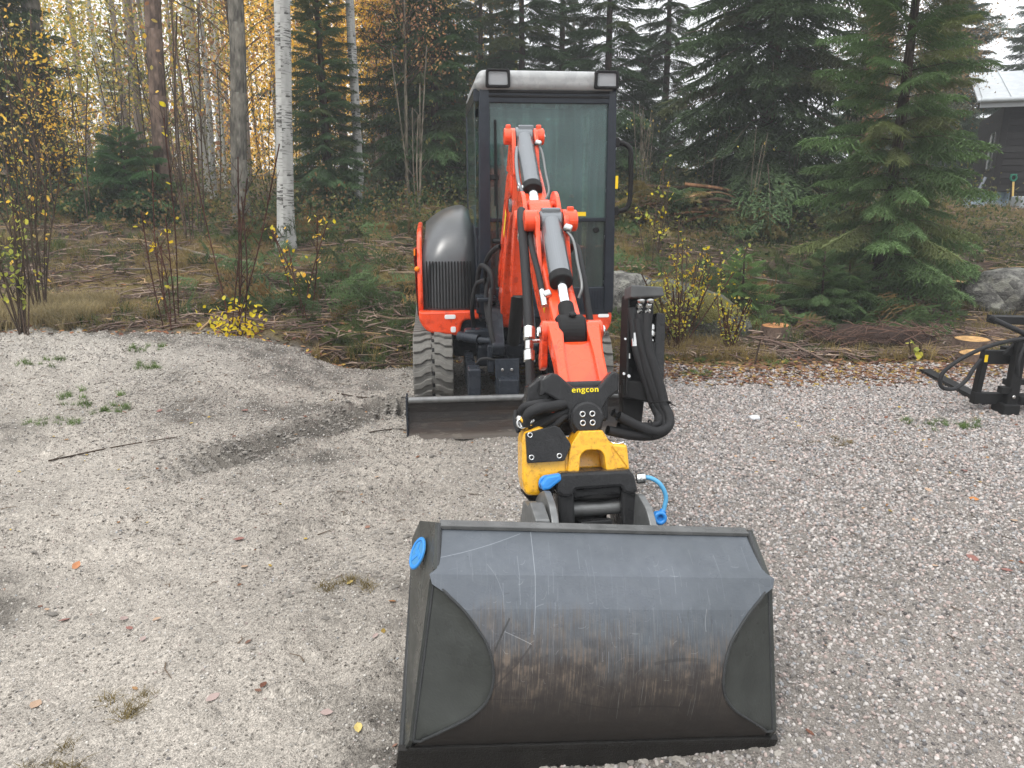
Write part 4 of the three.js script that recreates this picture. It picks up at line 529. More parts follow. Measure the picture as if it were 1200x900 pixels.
{
  const r = rng(21);
  tag(inst('leaf_litter', LEAF, leafMat, 13000, (i) => {
    let x, D, s; const t = i / 13000;
    if (t < 0.42) { x = lerp(-0.2, 6.5, r()); D = edgeD(x) - 0.2 + 0.55 * (r() + r() - 1); } else if (t < 0.75) { D = 7.2 + 7 * r() * r(); x = (r() * 2 - 1) * (0.7 * D + 0.8); } else { D = 1.6 + 5.6 * Math.sqrt(r()); x = (r() * 2 - 1) * (0.72 * D + 0.3); if (r() > 0.10 + 0.75 * smoothstep(x, 0.3, 3) * smoothstep(D, 3, 6)) return null; }
    s = t < 0.75 ? 0.03 + 0.035 * r() : 0.012 + 0.022 * r(); const c = browns[Math.floor(r() * browns.length)], k = 0.7 + 0.6 * r(), b = t > 0.42 && t < 0.75 ? 0.9 : t < 0.42 ? 0.55 : 0.7;
    return [mtx(x, height(x, -D) + 0.006, -D, s, s * (0.4 + r()), s, (r() - 0.5) * 0.7, r() * 6.3, (r() - 0.5) * 0.7), c.map((v) => v * k * b)];
  }), 'brown leaf litter along the gravel edge and under the trees', 'leaf litter', null, 'stuff');
  // leaves one can pick out on the yard
  const spots = [[55, 716, 2], [75, 724, 3], [90, 666, 0], [145, 724, 4], [152, 738, 3], [168, 752, 4], [184, 727, 2], [250, 819, 4], [42, 826, 2], [410, 685, 5], [383, 835, 4], [420, 856, 5], [286, 663, 2], [280, 630, 3], [188, 493, 3], [288, 489, 3], [442, 562, 2], [1141, 585, 1], [1088, 575, 2], [1050, 510, 0], [795, 498, 0], [1012, 538, 3], [1140, 655, 3], [1072, 611, 2], [1000, 627, 2], [1188, 611, 2], [978, 632, 4], [1095, 666, 2], [1180, 670, 3], [862, 536, 2], [905, 541, 2], [1130, 553, 3], [440, 750, 4]];
  spots.forEach(([u, v, ci], i) => {
    const d = V((u - 600) / 873, -0.2588 + 0.9659 * (450 - v) / 873, -0.9659 - 0.2588 * (450 - v) / 873), t = 1.7 / -d.y, x = d.x * t, z = d.z * t, o = new THREE.Mesh(LEAF, leafShades[ci]); // on the ground below each bearing
    o.name = numbered('fallen_leaf'); const s = 0.026 + 0.026 * r(); o.scale.set(s, s * (0.3 + 1.1 * r()), s * 1.15); o.position.set(x, height(x, z) + 0.008, z); o.rotation.set((r() - 0.5) * 0.6, r() * 6.3, (r() - 0.5) * 0.6); o.castShadow = o.receiveShadow = true; scene.add(o);
    tag(o, 'single fallen autumn leaf lying on the open gravel', 'leaf', 'fallen leaves on the gravel yard');
  });
}
// clods pressed up by the tracks
{
  const r = rng(61), g = stoneGeo(9, 1);
  tag(inst('soil_clods', g, plain(0.95), 9600, (i) => {
    let x, D, s, k = 0.6 + 0.6 * r();
    if (i < 3000) { const q = r() * (marks.length - 1), j = Math.floor(q), t = q - j, a = marks[j], b = marks[j + 1]; x = lerp(a[0], b[0], t); D = lerp(a[1], b[1], t); const dx = b[0] - a[0], dy = b[1] - a[1], L = Math.hypot(dx, dy), row = Math.round((j + t) * 9) / 9 - (j + t), off = (r() - 0.5) * 0.36 + (r() < 0.35 ? -0.12 : 0); x += (-dy / L) * off + dx * row * 0.75; D += (dx / L) * off + dy * row * 0.75; if (r() > 1.05 - q / marks.length) return null; s = 0.004 + 0.012 * r() * r(); }
    else { D = 1.9 + 4.6 * Math.sqrt(r()); x = -0.72 * D + r() * (0.72 * D + 0.1); if (smoothstep(fbm(x * 1.4, D * 2.4 + 31, 3), 0.46, 0.62) < r()) return null; s = 0.004 + 0.012 * r() * r(); if (i > 9000) { const t = r(), f = r() * r(); x = lerp(-0.42, 0.92, t); D = lerp(1.80, 2.0, t) - 0.015 + 0.10 * f - 0.05 * r(); s = 0.005 + 0.012 * r() * r(); k *= 1.25; } }
    return [mtx(x, height(x, -D) + s * 0.1, -D, s * 1.5, s * 0.8, s, 0, r() * 6.3, 0), [0.20 * k, 0.185 * k, 0.165 * k]];
  }), 'dark soil clods turned up by the tracks on the sand', 'soil', null, 'stuff');
}
// grass blades
function tuftGeo(seed, n = 26, bend = 0.5, spread = 0.35) {
  const r = rng(seed), v = [];
  for (let i = 0; i < n; i++) {
    const a = r() * 6.28, l = 0.5 + 0.5 * r(), w = 0.014 + 0.012 * r(), x0 = (r() - 0.5) * spread, z0 = (r() - 0.5) * spread, b = bend * (0.3 + r()), c = Math.cos(a), s = Math.sin(a), P = (t, q) => [x0 + c * b * t * t * l - s * q * w * (1 - t), l * t * (1 - 0.35 * b * t), z0 + s * b * t * t * l + c * q * w * (1 - t)];
    v.push(...P(0, -1), ...P(0, 1), ...P(0.5, 1), ...P(0, -1), ...P(0.5, 1), ...P(0.5, -1), ...P(0.5, -1), ...P(0.5, 1), ...P(1, 0));
  }
  const g = new THREE.BufferGeometry(); g.setAttribute('position', new THREE.Float32BufferAttribute(v, 3)); g.computeVertexNormals(); return merge([g]);
}
const TUFT = [tuftGeo(1), tuftGeo(2, 22, 0.9), tuftGeo(3, 30, 0.7, 0.5)];
{
  const r = rng(31);
  TUFT.forEach((g, v) => tag(inst('forest_grass', g, foliageMat, 4200, () => {
    const D = 7.2 + 9 * Math.pow(r(), 1.2), x = (r() * 2 - 1) * (0.70 * D + 1.5); if (yardness(x, D) > 0.25 * r()) return null;
    const m = fbm(x * 0.7 + 40, D * 0.7, 3), m2 = fbm(x * 0.9 + 4, D * 0.9 + 60, 3); if (m2 < 0.40 + 0.12 * r() && r() < 0.85) return null;
    const dry = smoothstep(m + 0.35 * (r() - 0.5), 0.44, 0.56), s = (0.06 + 0.13 * r()) * (0.8 + 0.4 * (x < -3.5 ? 1.4 : 1)), k = 0.65 + 0.7 * r();
    const c = [lerp(0.055, 0.24, dry), lerp(0.085, 0.18, dry), lerp(0.022, 0.07, dry)].map((q) => q * k);
    return [mtx(x, height(x, -D) - 0.01, -D, s * 1.3, s * (0.6 + 0.6 * r()), s * 1.3, 0, r() * 6.3, 0), c];
  }), 'patchy green and straw coloured grass of the forest floor', 'grass', null, 'stuff'));
  // single tufts on the yard
  const tu = [[100, 465, 1, 0.6, 'green grass tuft on the flank of the sand mound'], [60, 495, 0.75, 0.4, 'small flat grass tuft below the sand mound'], [170, 409, 0.7, 0.35, 'grass tuft on top of the sand mound near the reddish stems'], [50, 425, 0.7, 0.4, 'grass tuft on the far crest of the sand mound'], [135, 480, 0.7, 0.35, 'thin grass tuft low on the mound'], [172, 432, 0.6, 0.3, 'small tuft behind the mound crest'], [155, 828, 0.6, 0.26, 'yellowing tuft lying in the near gravel'], [72, 890, 0.45, 0.2, 'brownish tuft nearest to the camera at the sand edge'], [405, 690, 0.7, 0.25, 'withered brown tuft beside the bucket on the sand'], [1090, 497, 1.0, 0.5, 'green weed tuft in the gravel below the fork attachment'], [1135, 500, 0.7, 0.35, 'low weed strip beside the larger weed in the gravel'], [975, 518, 0.7, 0.3, 'faint grass tuft in the middle of the gravel'], [830, 425, 1, 0.5, 'bright green tuft at the gravel edge under the yellow sapling'], [905, 424, 1, 0.5, 'bright green tuft at the gravel edge before the stump'], [1005, 416, 0.9, 0.4, 'bright green tuft at the gravel edge before the spruce'], [822, 440, 0.9, 0.4, 'grass tuft just inside the gravel edge']];
  for (const [u, v, dens, w, label] of tu) {
    const d = V((u - 600) / 873, -0.2588 + 0.9659 * (450 - v) / 873, -0.9659 - 0.2588 * (450 - v) / 873); let t = 1.7 / -d.y; for (let i = 0; i < 12; i++) t = (1.7 - height(d.x * t, d.z * t)) / -d.y; const x = d.x * t, z = d.z * t, base = thing('grass_tuft', label, 'grass tuft'); base.position.set(x, height(x, z), z);
    const dry = v > 650 || v === 518; tag(inst('blade', TUFT[0], foliageMat, Math.round(16 * dens), () => { const a = r() * 6.3, q = Math.sqrt(r()), xx = Math.cos(a) * q * w * 0.5, zz = Math.sin(a) * q * w * 0.28, s = 0.05 + 0.05 * r(), k = 0.7 + 0.6 * r(); return [mtx(xx, height(x + xx, z + zz) - height(x, z) - 0.01, zz, s * 1.5, s * (dry ? 0.5 : 0.8), s * 1.5, 0, r() * 6.3, 0), (dry ? [0.17, 0.13, 0.05] : [0.11, 0.17, 0.045]).map((q2) => q2 * k)]; }, base), null, null, null, 'stuff');
  }
}
// twigs and felled-branch debris
const STICK = merge([rod(V(-0.5, 0, 0), V(-0.1, 0.02, 0.03), 0.012, 0.010, 5), rod(V(-0.1, 0.02, 0.03), V(0.5, 0, -0.03), 0.010, 0.006, 5), rod(V(0.0, 0.02, 0.02), V(0.22, 0.06, 0.14), 0.006, 0.003, 4)]);
{
  const r = rng(41);
  tag(inst('twig_debris', STICK, plain(0.9), 9000, () => {
    const D = 7.3 + 8 * Math.pow(r(), 1.35), x = (r() * 2 - 1) * (0.70 * D + 1); if (yardness(x, D) > 0.3) return null; if (fbm(x * 0.8 + 11, D * 0.8, 3) < 0.40 && r() < 0.7) return null;
    const s = 0.12 + 0.55 * r() * r(), k = 0.5 + 0.8 * r(), c = r() < 0.62 ? [0.13, 0.088, 0.072] : r() < 0.75 ? [0.24, 0.18, 0.14] : [0.30, 0.20, 0.11];
    return [mtx(x, height(x, -D) + 0.03 * r() + 0.01, -D, s, 0.5 + 0.5 * s, 0.6 + 0.5 * s, (r() - 0.5) * 0.2, r() * 6.3, (r() - 0.5) * 0.35), c.map((q) => q * k)];
  }), 'twigs and broken branches covering the cleared forest floor', 'twigs', null, 'stuff');
  tag(inst('yard_twigs', STICK, plain(0.9), 420, () => { const D = 2 + 5.2 * Math.sqrt(r()), x = (r() * 2 - 1) * 0.75 * D, s = 0.03 + 0.09 * r() * r(), k = 0.5 + 0.7 * r(); if (x > 0.5 && r() < 0.5) return null; return [mtx(x, height(x, -D) + 0.004, -D, s, 0.22, 0.25, 0, r() * 6.3, 0), [0.12 * k, 0.09 * k, 0.065 * k]]; }), 'tiny twigs scattered on the sandy yard', 'twigs', null, 'stuff');
  // felled green spruce sprigs on the forest floor
}
// ---------------------------------------------------------------- spruces
function spruceBranch(seed, L = 1, dens = 1, droop = 0.28, fine = 1) { // along +x, unit length
  const r = rng(seed), v = [], tri = (a, b, c) => v.push(...a, ...b, ...c);
  const axis = (t) => [t, 0.10 * Math.sin(t * 2.2) - droop * t * t + 0.12 * Math.pow(t, 4), 0];
  const twig = (o, dx, dy, dz, len, n) => { // a needle spray: tapering comb of thin faces round a stalk
    const ux = -dz, uz = dx, ul = Math.hypot(ux, uz) || 1;
    for (let i = 0; i < n; i++) {
      const t = (i + r()) / n, x = o[0] + dx * len * t, y = o[1] + dy * len * t - 0.14 * len * t * t, z = o[2] + dz * len * t, q = (0.030 + 0.018 * r()) * (1.15 - 0.6 * t), s = r() < 0.5 ? -1 : 1, up = (r() - 0.35) * q * 0.9, w = 0.0105 * fine;
      tri([x - dx * w, y, z - dz * w], [x + dx * w, y + 0.002, z + dz * w], [x + dx * q * 1.0 + (ux / ul) * s * q, y + up, z + dz * q * 1.0 + (uz / ul) * s * q]);
    }
  };
  const blade = (o, dx, dy, dz, len, w) => { const ux = -dz * w, uz = dx * w, e = [o[0] + dx * len, o[1] + dy * len - 0.14 * len, o[2] + dz * len], m = [o[0] + dx * len * 0.45, o[1] + dy * len * 0.45 - 0.03 * len, o[2] + dz * len * 0.45]; tri(o, [m[0] + ux, m[1], m[2] + uz], e); tri(o, e, [m[0] - ux, m[1], m[2] - uz]); tri(o, [m[0], m[1] + w * 0.8, m[2]], e); };
  const nT = Math.round(34 * dens);
  for (let i = 0; i < nT; i++) {
    const t = 0.10 + 0.88 * (i / nT) + 0.02 * r(), o = axis(t), s = i % 2 ? 1 : -1, a = s * (0.75 + 0.35 * r()), len = (0.10 + 0.34 * Math.pow(1 - t, 0.75)) * (0.7 + 0.5 * r()), dx = Math.cos(a), dz = Math.sin(a), dy = -0.22 - 0.3 * r();
    twig(o, dx, dy, dz, len, Math.round(16 * len / 0.3) + 5); blade(o, dx, dy, dz, len, 0.013 * fine);
    if (len > 0.16) for (const k of [0.35, 0.65]) { const p = [o[0] + dx * len * k, o[1] + dy * len * k - 0.14 * len * k * k, o[2] + dz * len * k]; for (const ss of [-1, 1]) { const b = a + ss * 0.7; twig(p, Math.cos(b), dy - 0.1, Math.sin(b), len * 0.36, 4), blade(p, Math.cos(b), dy - 0.1, Math.sin(b), len * 0.4, 0.011 * fine); } }
    if (r() < 0.7) { const q = 0.10 + 0.16 * r(); twig(o, 0.25, -0.9, s * 0.2, q, 5); blade(o, 0.25, -0.9, s * 0.2, q, 0.013 * fine); } // hanging sprays
  }
  twig(axis(0.75), 0.95, -0.05, 0.0, 0.3, 12); blade(axis(0.75), 0.95, -0.05, 0, 0.3, 0.013);
  const g = new THREE.BufferGeometry(); g.setAttribute('position', new THREE.Float32BufferAttribute(v, 3)); g.computeVertexNormals();
  return merge([g]);
}
const BR = { brash: [41, 42, 43].map((s) => spruceBranch(s, 1, 0.45, 0.05, 1)), full: [1, 2, 3].map((s) => spruceBranch(s, 1, 1, 0.26)), airy: [11, 12, 13].map((s) => spruceBranch(s, 1, 1.15, 0.2, 0.8)), hang: [21, 22, 23].map((s) => spruceBranch(s, 1, 1.1, 0.42)) };
const LIMB = merge([rod(V(0, 0, 0), V(0.45, 0.05, 0), 0.008, 0.005, 5), rod(V(0.45, 0.05, 0), V(0.95, -0.09, 0), 0.005, 0.002, 5)]);
const needle = phys([2.5, 2.65, 2.2], 0.8, { specularIntensity: 0.25, transmission: 0.2, thickness: 0 });
const bark = std([1, 1, 1], 0.95, { map: dataTex(256, (u, v) => { const k = 0.25 + 0.65 * fbm(u * 24, v * 10, 4, 0) + 0.45 * fbm(u * 3 + 5, v * 2, 4, 0); return [k, k * 0.97, k * 0.93]; }, true), bumpMap: rep(TXgrain, 3), bumpScale: 0.012 });
const barkOf = (c) => { const m = bark.clone(); m.color.setRGB(...c); return m; };
const BK = { spruce: barkOf([0.13, 0.10, 0.085]), pine: barkOf([0.24, 0.18, 0.155]), pineRed: barkOf([0.36, 0.17, 0.09]), grey: barkOf([0.25, 0.245, 0.225]), twig: barkOf([0.15, 0.11, 0.085]), red: barkOf([0.14, 0.065, 0.05]), pale: barkOf([0.28, 0.26, 0.21]) };
function trunkGeo(pts, r0, r1, seed = 1, seg = 24, rs = 12, flare = 0.35) {
  const c = new THREE.CatmullRomCurve3(pts.map((p) => V(...p))), g = new THREE.TubeGeometry(c, seg, 1, rs, false), p = g.attributes.position, uv = g.attributes.uv, len = c.getLength();
  for (let j = 0; j <= seg; j++) { const t = j / seg, q = c.getPointAt(t), rad = lerp(r0, r1, t) * (1 + flare * Math.exp(-t * len / 0.28)); for (let i = 0; i <= rs; i++) { const k = j * (rs + 1) + i, n = 1 + 0.10 * (noise(Math.cos(i / rs * 6.283) * 2 + seed * 9, t * len * 3 + Math.sin(i / rs * 6.283) * 2) - 0.5); p.setXYZ(k, q.x + (p.getX(k) - q.x) * rad * n, q.y + (p.getY(k) - q.y) * rad * n, q.z + (p.getZ(k) - q.z) * rad * n); uv.setXY(k, i / rs, t * len); } }
  g.computeVertexNormals(); return g;
}
function spruce(name, label, x, D, H, rad, o = {}) {
  const r = rng(o.seed ?? 1), t = thing(name, label, 'spruce tree', o.group), y0 = height(x, -D); t.position.set(x, y0 - 0.03, -D);
  obj('trunk', trunkGeo([[0, 0, 0], [0.02, H * 0.3, 0], [0, H * 0.65, 0.02], [0, H, 0]], o.tr ?? H * 0.012 + 0.02, 0.01, o.seed), BK.spruce, t, true);
  const kinds = BR[o.kind ?? 'full'], n = o.n ?? 200, col = o.col ?? [0.034, 0.056, 0.026], base = o.base ?? 0.06, L = [[], [], []], limbs = [];
  for (let i = 0; i < n; i++) {
    const q = (i + r() * 0.8) / n, f = Math.pow(q, o.pow ?? 0.85), y = H * (base + (0.985 - base) * f), prof = Math.pow(1 - f, o.taper ?? 0.8), len = (rad * prof + 0.10) * (0.7 + 0.45 * r()), a = i * 2.39996 + r() * 0.7, tilt = lerp(-0.20, 0.55, Math.pow(f, 1.3)) + (r() - 0.5) * 0.25 + (o.tilt ?? 0), k = 0.65 + 0.7 * r(), ye = r() < 0.15 ? 1.35 : 1;
    const m = mtx(Math.cos(-a) * 0.02, y, Math.sin(-a) * 0.02, len, len, len * (0.85 + 0.3 * r()) * (o.zs ?? 1), 0, a, tilt); L[i % 3].push([m, [col[0] * k * ye, col[1] * k, col[2] * k]]); limbs.push([m]);
  }
  L.forEach((l, i) => { if (l.length) inst('crown', kinds[i], needle, l.length, (k) => l[k], t); });
  inst('limbs', LIMB, BK.spruce, limbs.length, (k) => limbs[k], t);
  return t;
}
spruce('spruce_tree', 'young green spruce with airy top standing at the gravel edge before the dark house', 4.72, 9.6, 6.8, 1.10, { seed: 3, kind: 'airy', n: 180, zs: 0.75, col: [0.052, 0.078, 0.036], taper: 0.62, pow: 0.95, base: 0.05, tr: 0.085 });
spruce('spruce_tree', 'large dark spruce with hanging branches and bare trunk foot beside the brush pile', 4.4, 13.6, 8.2, 1.95, { seed: 5, kind: 'hang', n: 190, col: [0.034, 0.050, 0.027], taper: 0.62, base: 0.07, tr: 0.17 });
spruce('spruce_tree', 'narrow young spruce standing between the two white birches', -3.15, 13.2, 5.2, 0.8, { seed: 7, kind: 'airy', n: 190, col: [0.036, 0.058, 0.03], base: 0.03 });
spruce('spruce_tree', 'dark spruce at the far edge of the clearing by the grey-barked leaning trunk', -8.9, 13.8, 7, 1.4, { seed: 9, kind: 'full', n: 150, col: [0.034, 0.048, 0.027], base: 0.02 });
spruce('spruce_tree', 'low bushy spruce at the foot of the leaning pine', -6.3, 12.6, 1.5, 1.2, { seed: 11, kind: 'full', n: 80, col: [0.036, 0.066, 0.032], base: 0.02 });
spruce('spruce_tree', 'dark spruce with low skirts just behind the black engine hood', -1.5, 15.2, 7.0, 1.45, { seed: 13, kind: 'full', n: 180, col: [0.034, 0.056, 0.026], base: 0.0 });
spruce('spruce_tree', 'small dark spruce behind the second white birch', -2.25, 16.0, 7, 1.2, { seed: 15, kind: 'full', n: 130, col: [0.034, 0.048, 0.027], base: 0.0 });
spruce('spruce_tree', 'tall spruce seen through and above the cab glass', 0.2, 17.5, 7.2, 1.6, { seed: 17, kind: 'hang', n: 115, col: [0.032, 0.05, 0.026], base: 0.0 });
spruce('spruce_tree', 'dark spruce filling the gap right behind the cab grab handle', 2.05, 17.2, 7.6, 1.55, { seed: 19, kind: 'hang', n: 120, col: [0.032, 0.052, 0.027], base: 0.0 });
spruce('spruce_tree', 'dark spruce between the grab handle and the large hanging spruce', 3.5, 18.2, 7.2, 1.45, { seed: 20, kind: 'hang', n: 120, col: [0.032, 0.043, 0.027], base: 0.02 });
spruce('spruce_tree', 'tall spruce behind the cab roof work light', 1.2, 19.5, 7.6, 1.5, { seed: 25, kind: 'full', n: 110, col: [0.032, 0.05, 0.026], base: 0.0 });
spruce('spruce_tree', 'misty spruce rising behind the pale house roof', 13.2, 24, 8.5, 1.9, { seed: 27, kind: 'full', n: 170, col: [0.034, 0.05, 0.032], base: 0.0 });
spruce('spruce_tree', 'misty spruce at the far edge of the view over the house roof', 16.4, 25, 8.5, 1.9, { seed: 35, kind: 'full', n: 140, col: [0.034, 0.05, 0.032], base: 0.0 });
spruce('spruce_tree', 'lower misty spruce over the middle of the house roof', 15.0, 27.5, 7.6, 1.9, { seed: 37, kind: 'hang', n: 140, col: [0.034, 0.05, 0.032], base: 0.0 });
spruce('spruce_tree', 'misty spruce between the young spruce and the house roof', 11.3, 25, 8, 1.6, { seed: 29, kind: 'full', n: 130, col: [0.034, 0.05, 0.032], base: 0.0 });
spruce('spruce_seedling', 'bright green spruce seedling leaning over the mossy boulder', 2.75, 8.9, 0.8, 0.42, { seed: 21, kind: 'airy', n: 34, col: [0.05, 0.08, 0.03], base: 0.02, tr: 0.015 });
spruce('spruce_seedling', 'small spruce seedling among the twigs in front of the young spruce', 3.7, 8.9, 0.85, 0.6, { seed: 23, kind: 'airy', n: 36, col: [0.034, 0.052, 0.024], base: 0.02, tr: 0.015 });
spruce('spruce_seedling', 'wide low spruce seedling by the root heap before the young spruce', 4.1, 9.1, 0.7, 0.75, { seed: 24, kind: 'airy', n: 36, col: [0.034, 0.052, 0.024], base: 0.02, tr: 0.015 });
{ // deep forest: alike spruces standing back in the mist
  const proto = spruce('distant_spruce', 'tall spruce deep in the misty forest', -0.6, 23, 8, 1.5, { seed: 33, kind: 'full', n: 110, col: [0.034, 0.046, 0.029], base: 0.0, group: 'spruces deep in the misty forest' }), r = rng(8);
  for (let i = 0; i < 30; i++) {
    const D = 20 + 26 * Math.pow(r(), 0.9), q = (i + 0.5) / 46 * 2 - 1 + 0.05 * (r() - 0.5), x = q * 0.74 * D; if (x < -4 && r() < 0.72) continue; if (x > 4 && r() < 0.5) continue; if (x > 9.5 && D < 26) continue;
    const c = proto.clone(); c.name = numbered('distant_spruce'); scene.add(c); c.position.set(x, height(x, -D) - 0.1, -D); c.rotation.y = r() * 6.3; const s = 0.72 + 0.5 * r(); c.scale.set(s, s * (0.9 + 0.3 * r()), s);
  }
}
// ---------------------------------------------------------------- leaf trees
function clumpGeo(seed, n, size, spread = 1) { // loose spray of small leaves
  const r = rng(seed), v = [];
  for (let i = 0; i < n; i++) {
    const d = V(r() - 0.5, r() - 0.5, r() - 0.5).multiplyScalar(2 * spread), q = new THREE.Quaternion().setFromEuler(new THREE.Euler(r() * 6.3, r() * 6.3, r() * 6.3)), s = size * (0.6 + 0.8 * r()), P = [V(0, -0.6, 0), V(0.36, 0, 0.08), V(0, 0.6, 0), V(-0.36, 0, 0.08)].map((p) => p.multiplyScalar(s).applyQuaternion(q).add(d));
    for (const k of [0, 1, 2, 0, 2, 3]) v.push(P[k].x, P[k].y, P[k].z);
  }
  const g = new THREE.BufferGeometry(); g.setAttribute('position', new THREE.Float32BufferAttribute(v, 3)); g.computeVertexNormals(); return merge([g]);
}
const CL = [clumpGeo(1, 26, 0.125), clumpGeo(2, 24, 0.125), clumpGeo(3, 18, 0.14)];
function limbsGeo(r, tips, base, r0 = 0.02) { return tips.map((p) => { const b = base(p), m = b.clone().lerp(p, 0.5).add(V((r() - 0.5) * 0.2, 0.12, (r() - 0.5) * 0.2)); return tube([b, m, p], r0 * 0.55, 6, 4); }); }
const gold = [[0.88, 0.54, 0.06], [0.92, 0.60, 0.10], [0.80, 0.44, 0.05], [0.85, 0.63, 0.16]], olive = [[0.33, 0.31, 0.08], [0.45, 0.38, 0.09], [0.25, 0.28, 0.08], [0.50, 0.37, 0.10]], rust = [[0.46, 0.23, 0.10], [0.36, 0.18, 0.09], [0.55, 0.33, 0.13], [0.30, 0.16, 0.09]];
// crown: ellipsoid [cy, ry, rx]; n clumps
function leafTree(name, label, x, D, pts, r0, bk, crown, pal, o = {}) {
  const r = rng(o.seed ?? 1), t = thing(name, label, o.cat ?? 'tree', o.group), y0 = height(x, -D); t.position.set(x, y0 - 0.03, -D);
  const c = new THREE.CatmullRomCurve3(pts.map((p) => V(...p))), H = pts.at(-1)[1];
  obj('trunk', trunkGeo(pts, r0, o.r1 ?? r0 * 0.45, o.seed, 30), bk, t, true);
  if (!crown) return t;
  const [cy, ry, rx, n] = crown, tips = [], items = [];
  for (let i = 0; i < n; i++) {
    let p; do p = V(r() * 2 - 1, r() * 2 - 1, r() * 2 - 1); while (p.lengthSq() > 1 || p.lengthSq() < 0.05);
    const q = c.getPointAt(clamp((cy + p.y * ry) / H, 0, 1)), w = V(q.x + p.x * rx, cy + p.y * ry, q.z + p.z * rx), s = (o.s ?? 0.42) * (0.6 + 0.8 * r()), k = 0.6 + 0.75 * r(), cc = pal[Math.floor(r() * pal.length)];
    if (noise(w.x * 1.3 + (o.seed ?? 1) * 7, w.y * 1.3 + w.z) < (o.gap ?? 0.32)) continue; items.push([mtx(w.x, w.y, w.z, s, s, s, r() * 6, r() * 6, 0), cc.map((v) => v * k)]); if (i % (o.every ?? 9) === 0) tips.push(w);
  }
  if (tips.length) obj('branches', limbsGeo(r, tips, (p) => c.getPointAt(clamp((p.y - 0.5 * rx) / H, 0.02, 1)), o.br ?? 0.014), o.bbk ?? BK.twig, t);
  for (let v = 0; v < 3; v++) { const l = items.filter((_, i) => i % 3 === v); if (l.length) inst('crown', CL[v], foliageMat, l.length, (k) => l[k], t); }
  return t;
}
// birch bark: white with dark flecks
const birchMat = std([1, 1, 1], 0.75, { map: dataTex(512, (u, v) => { const f = smoothstep(fbm(u * 9, v * 75, 3, 0), 0.56, 0.68) * smoothstep(fbm(u * 2 + 5, v * 4, 3), 0.35, 0.6), b = fbm(u * 10, v * 8, 4), l = smoothstep(noise(u * 5 + 20, v * 100), 0.78, 0.9) * 0.5, k = 0.66 + 0.2 * b; const m = clamp(f * 0.85 + l * 0.8, 0, 1); return [lerp(k, 0.27, m), lerp(k * 0.99, 0.26, m), lerp(k * 0.965, 0.25, m)]; }, true), bumpMap: rep(TXgrain, 2), bumpScale: 0.004 }); birchMat.color.setRGB(0.66, 0.67, 0.67);
leafTree('birch_tree', 'thicker white birch trunk at the edge of the clearing, left of the excavator', -3.12, 10.5, [[-0.02, 0, 0], [0.05, 1.2, 0], [0.16, 3, 0], [0.32, 6, 0], [0.5, 11, 0]], 0.115, birchMat, [9, 2.6, 1.8, 140], olive, { seed: 41, r1: 0.07 });
leafTree('birch_tree', 'slimmer white birch trunk with curved foot behind the engine hood', -2.74, 13.5, [[-0.1, -0.1, 0.1], [0.04, 0.25, 0], [0.07, 1.2, 0], [0.06, 3, 0], [0.1, 6, 0], [0.2, 11, 0]], 0.08, birchMat, [9.3, 2.5, 1.6, 120], gold, { seed: 43, r1: 0.055 });
leafTree('aspen_tree', 'stout grey-green aspen trunk left of the thicker birch', -4.42, 12.4, [[0.02, 0, 0], [0.06, 1.0, 0], [0.20, 2.6, 0], [0.28, 5, 0], [0.4, 11, 0]], 0.13, BK.grey, [9, 2.6, 2, 120], olive, { seed: 45, r1: 0.09 });
leafTree('pine_tree', 'slanting pine trunk with grey-brown bark behind the reddish stems', -5.86, 13, [[0, 0, 0], [0.02, 1.2, 0], [0.10, 2.6, 0], [0.25, 5, 0], [0.6, 12, 0]], 0.135, BK.pine, [11, 1.6, 2, 90], olive, { seed: 47, r1: 0.10 });
leafTree('pine_tree', 'grey pine trunk standing in the dark spruce at the forest corner', -8.5, 14.6, [[0, 0, 0], [-0.05, 1.5, 0], [-0.1, 3.5, 0], [-0.15, 11, 0]], 0.17, BK.grey, null, olive, { seed: 49, r1: 0.11 });
leafTree('pine_tree', 'reddish pine trunk rising behind the young spruce', 9.2, 20.5, [[0, 0, 0], [0, 4, 0], [0.1, 13, 0]], 0.20, BK.pineRed, [12, 2.2, 2.4, 150], [[0.05, 0.08, 0.04], [0.06, 0.09, 0.045]], { seed: 51, r1: 0.14 });
leafTree('pine_tree', 'second reddish pine trunk close beside its twin', 10.4, 22.5, [[0, 0, 0], [0.05, 4, 0], [0.0, 14, 0]], 0.19, BK.pineRed, [12.5, 2.2, 2.4, 150], [[0.05, 0.08, 0.04], [0.06, 0.09, 0.045]], { seed: 53, r1: 0.13 });
leafTree('pine_tree', 'dark trunk rising behind the pale house roof', 14.4, 22, [[0, 0, 0], [0.05, 4, 0], [0.0, 14, 0]], 0.24, BK.spruce, [11, 3, 2.6, 200], [[0.04, 0.06, 0.035], [0.05, 0.07, 0.04]], { seed: 55, r1: 0.18 });
leafTree('birch_tree', 'golden birch glowing between the two white trunks', -4.6, 19, [[0, 0, 0], [0.1, 3, 0], [0, 8, 0]], 0.09, birchMat, [5.2, 3.6, 2.1, 560], gold, { seed: 57, gap: 0.2 });
leafTree('birch_tree', 'young golden birch nearest behind the two white trunks', -3.75, 15.4, [[0, 0, 0], [0.05, 2, 0], [0, 6.5, 0]], 0.05, BK.pale, [4.2, 2.4, 1.15, 330], gold, { seed: 56, gap: 0.22, s: 0.34 });
leafTree('birch_tree', 'young golden birch beside the foot-curved white trunk', -2.35, 16.6, [[0, 0, 0], [0.05, 2, 0], [0, 6.5, 0]], 0.05, BK.pale, [4.0, 2.5, 0.95, 260], gold, { seed: 58, gap: 0.25, s: 0.34 });
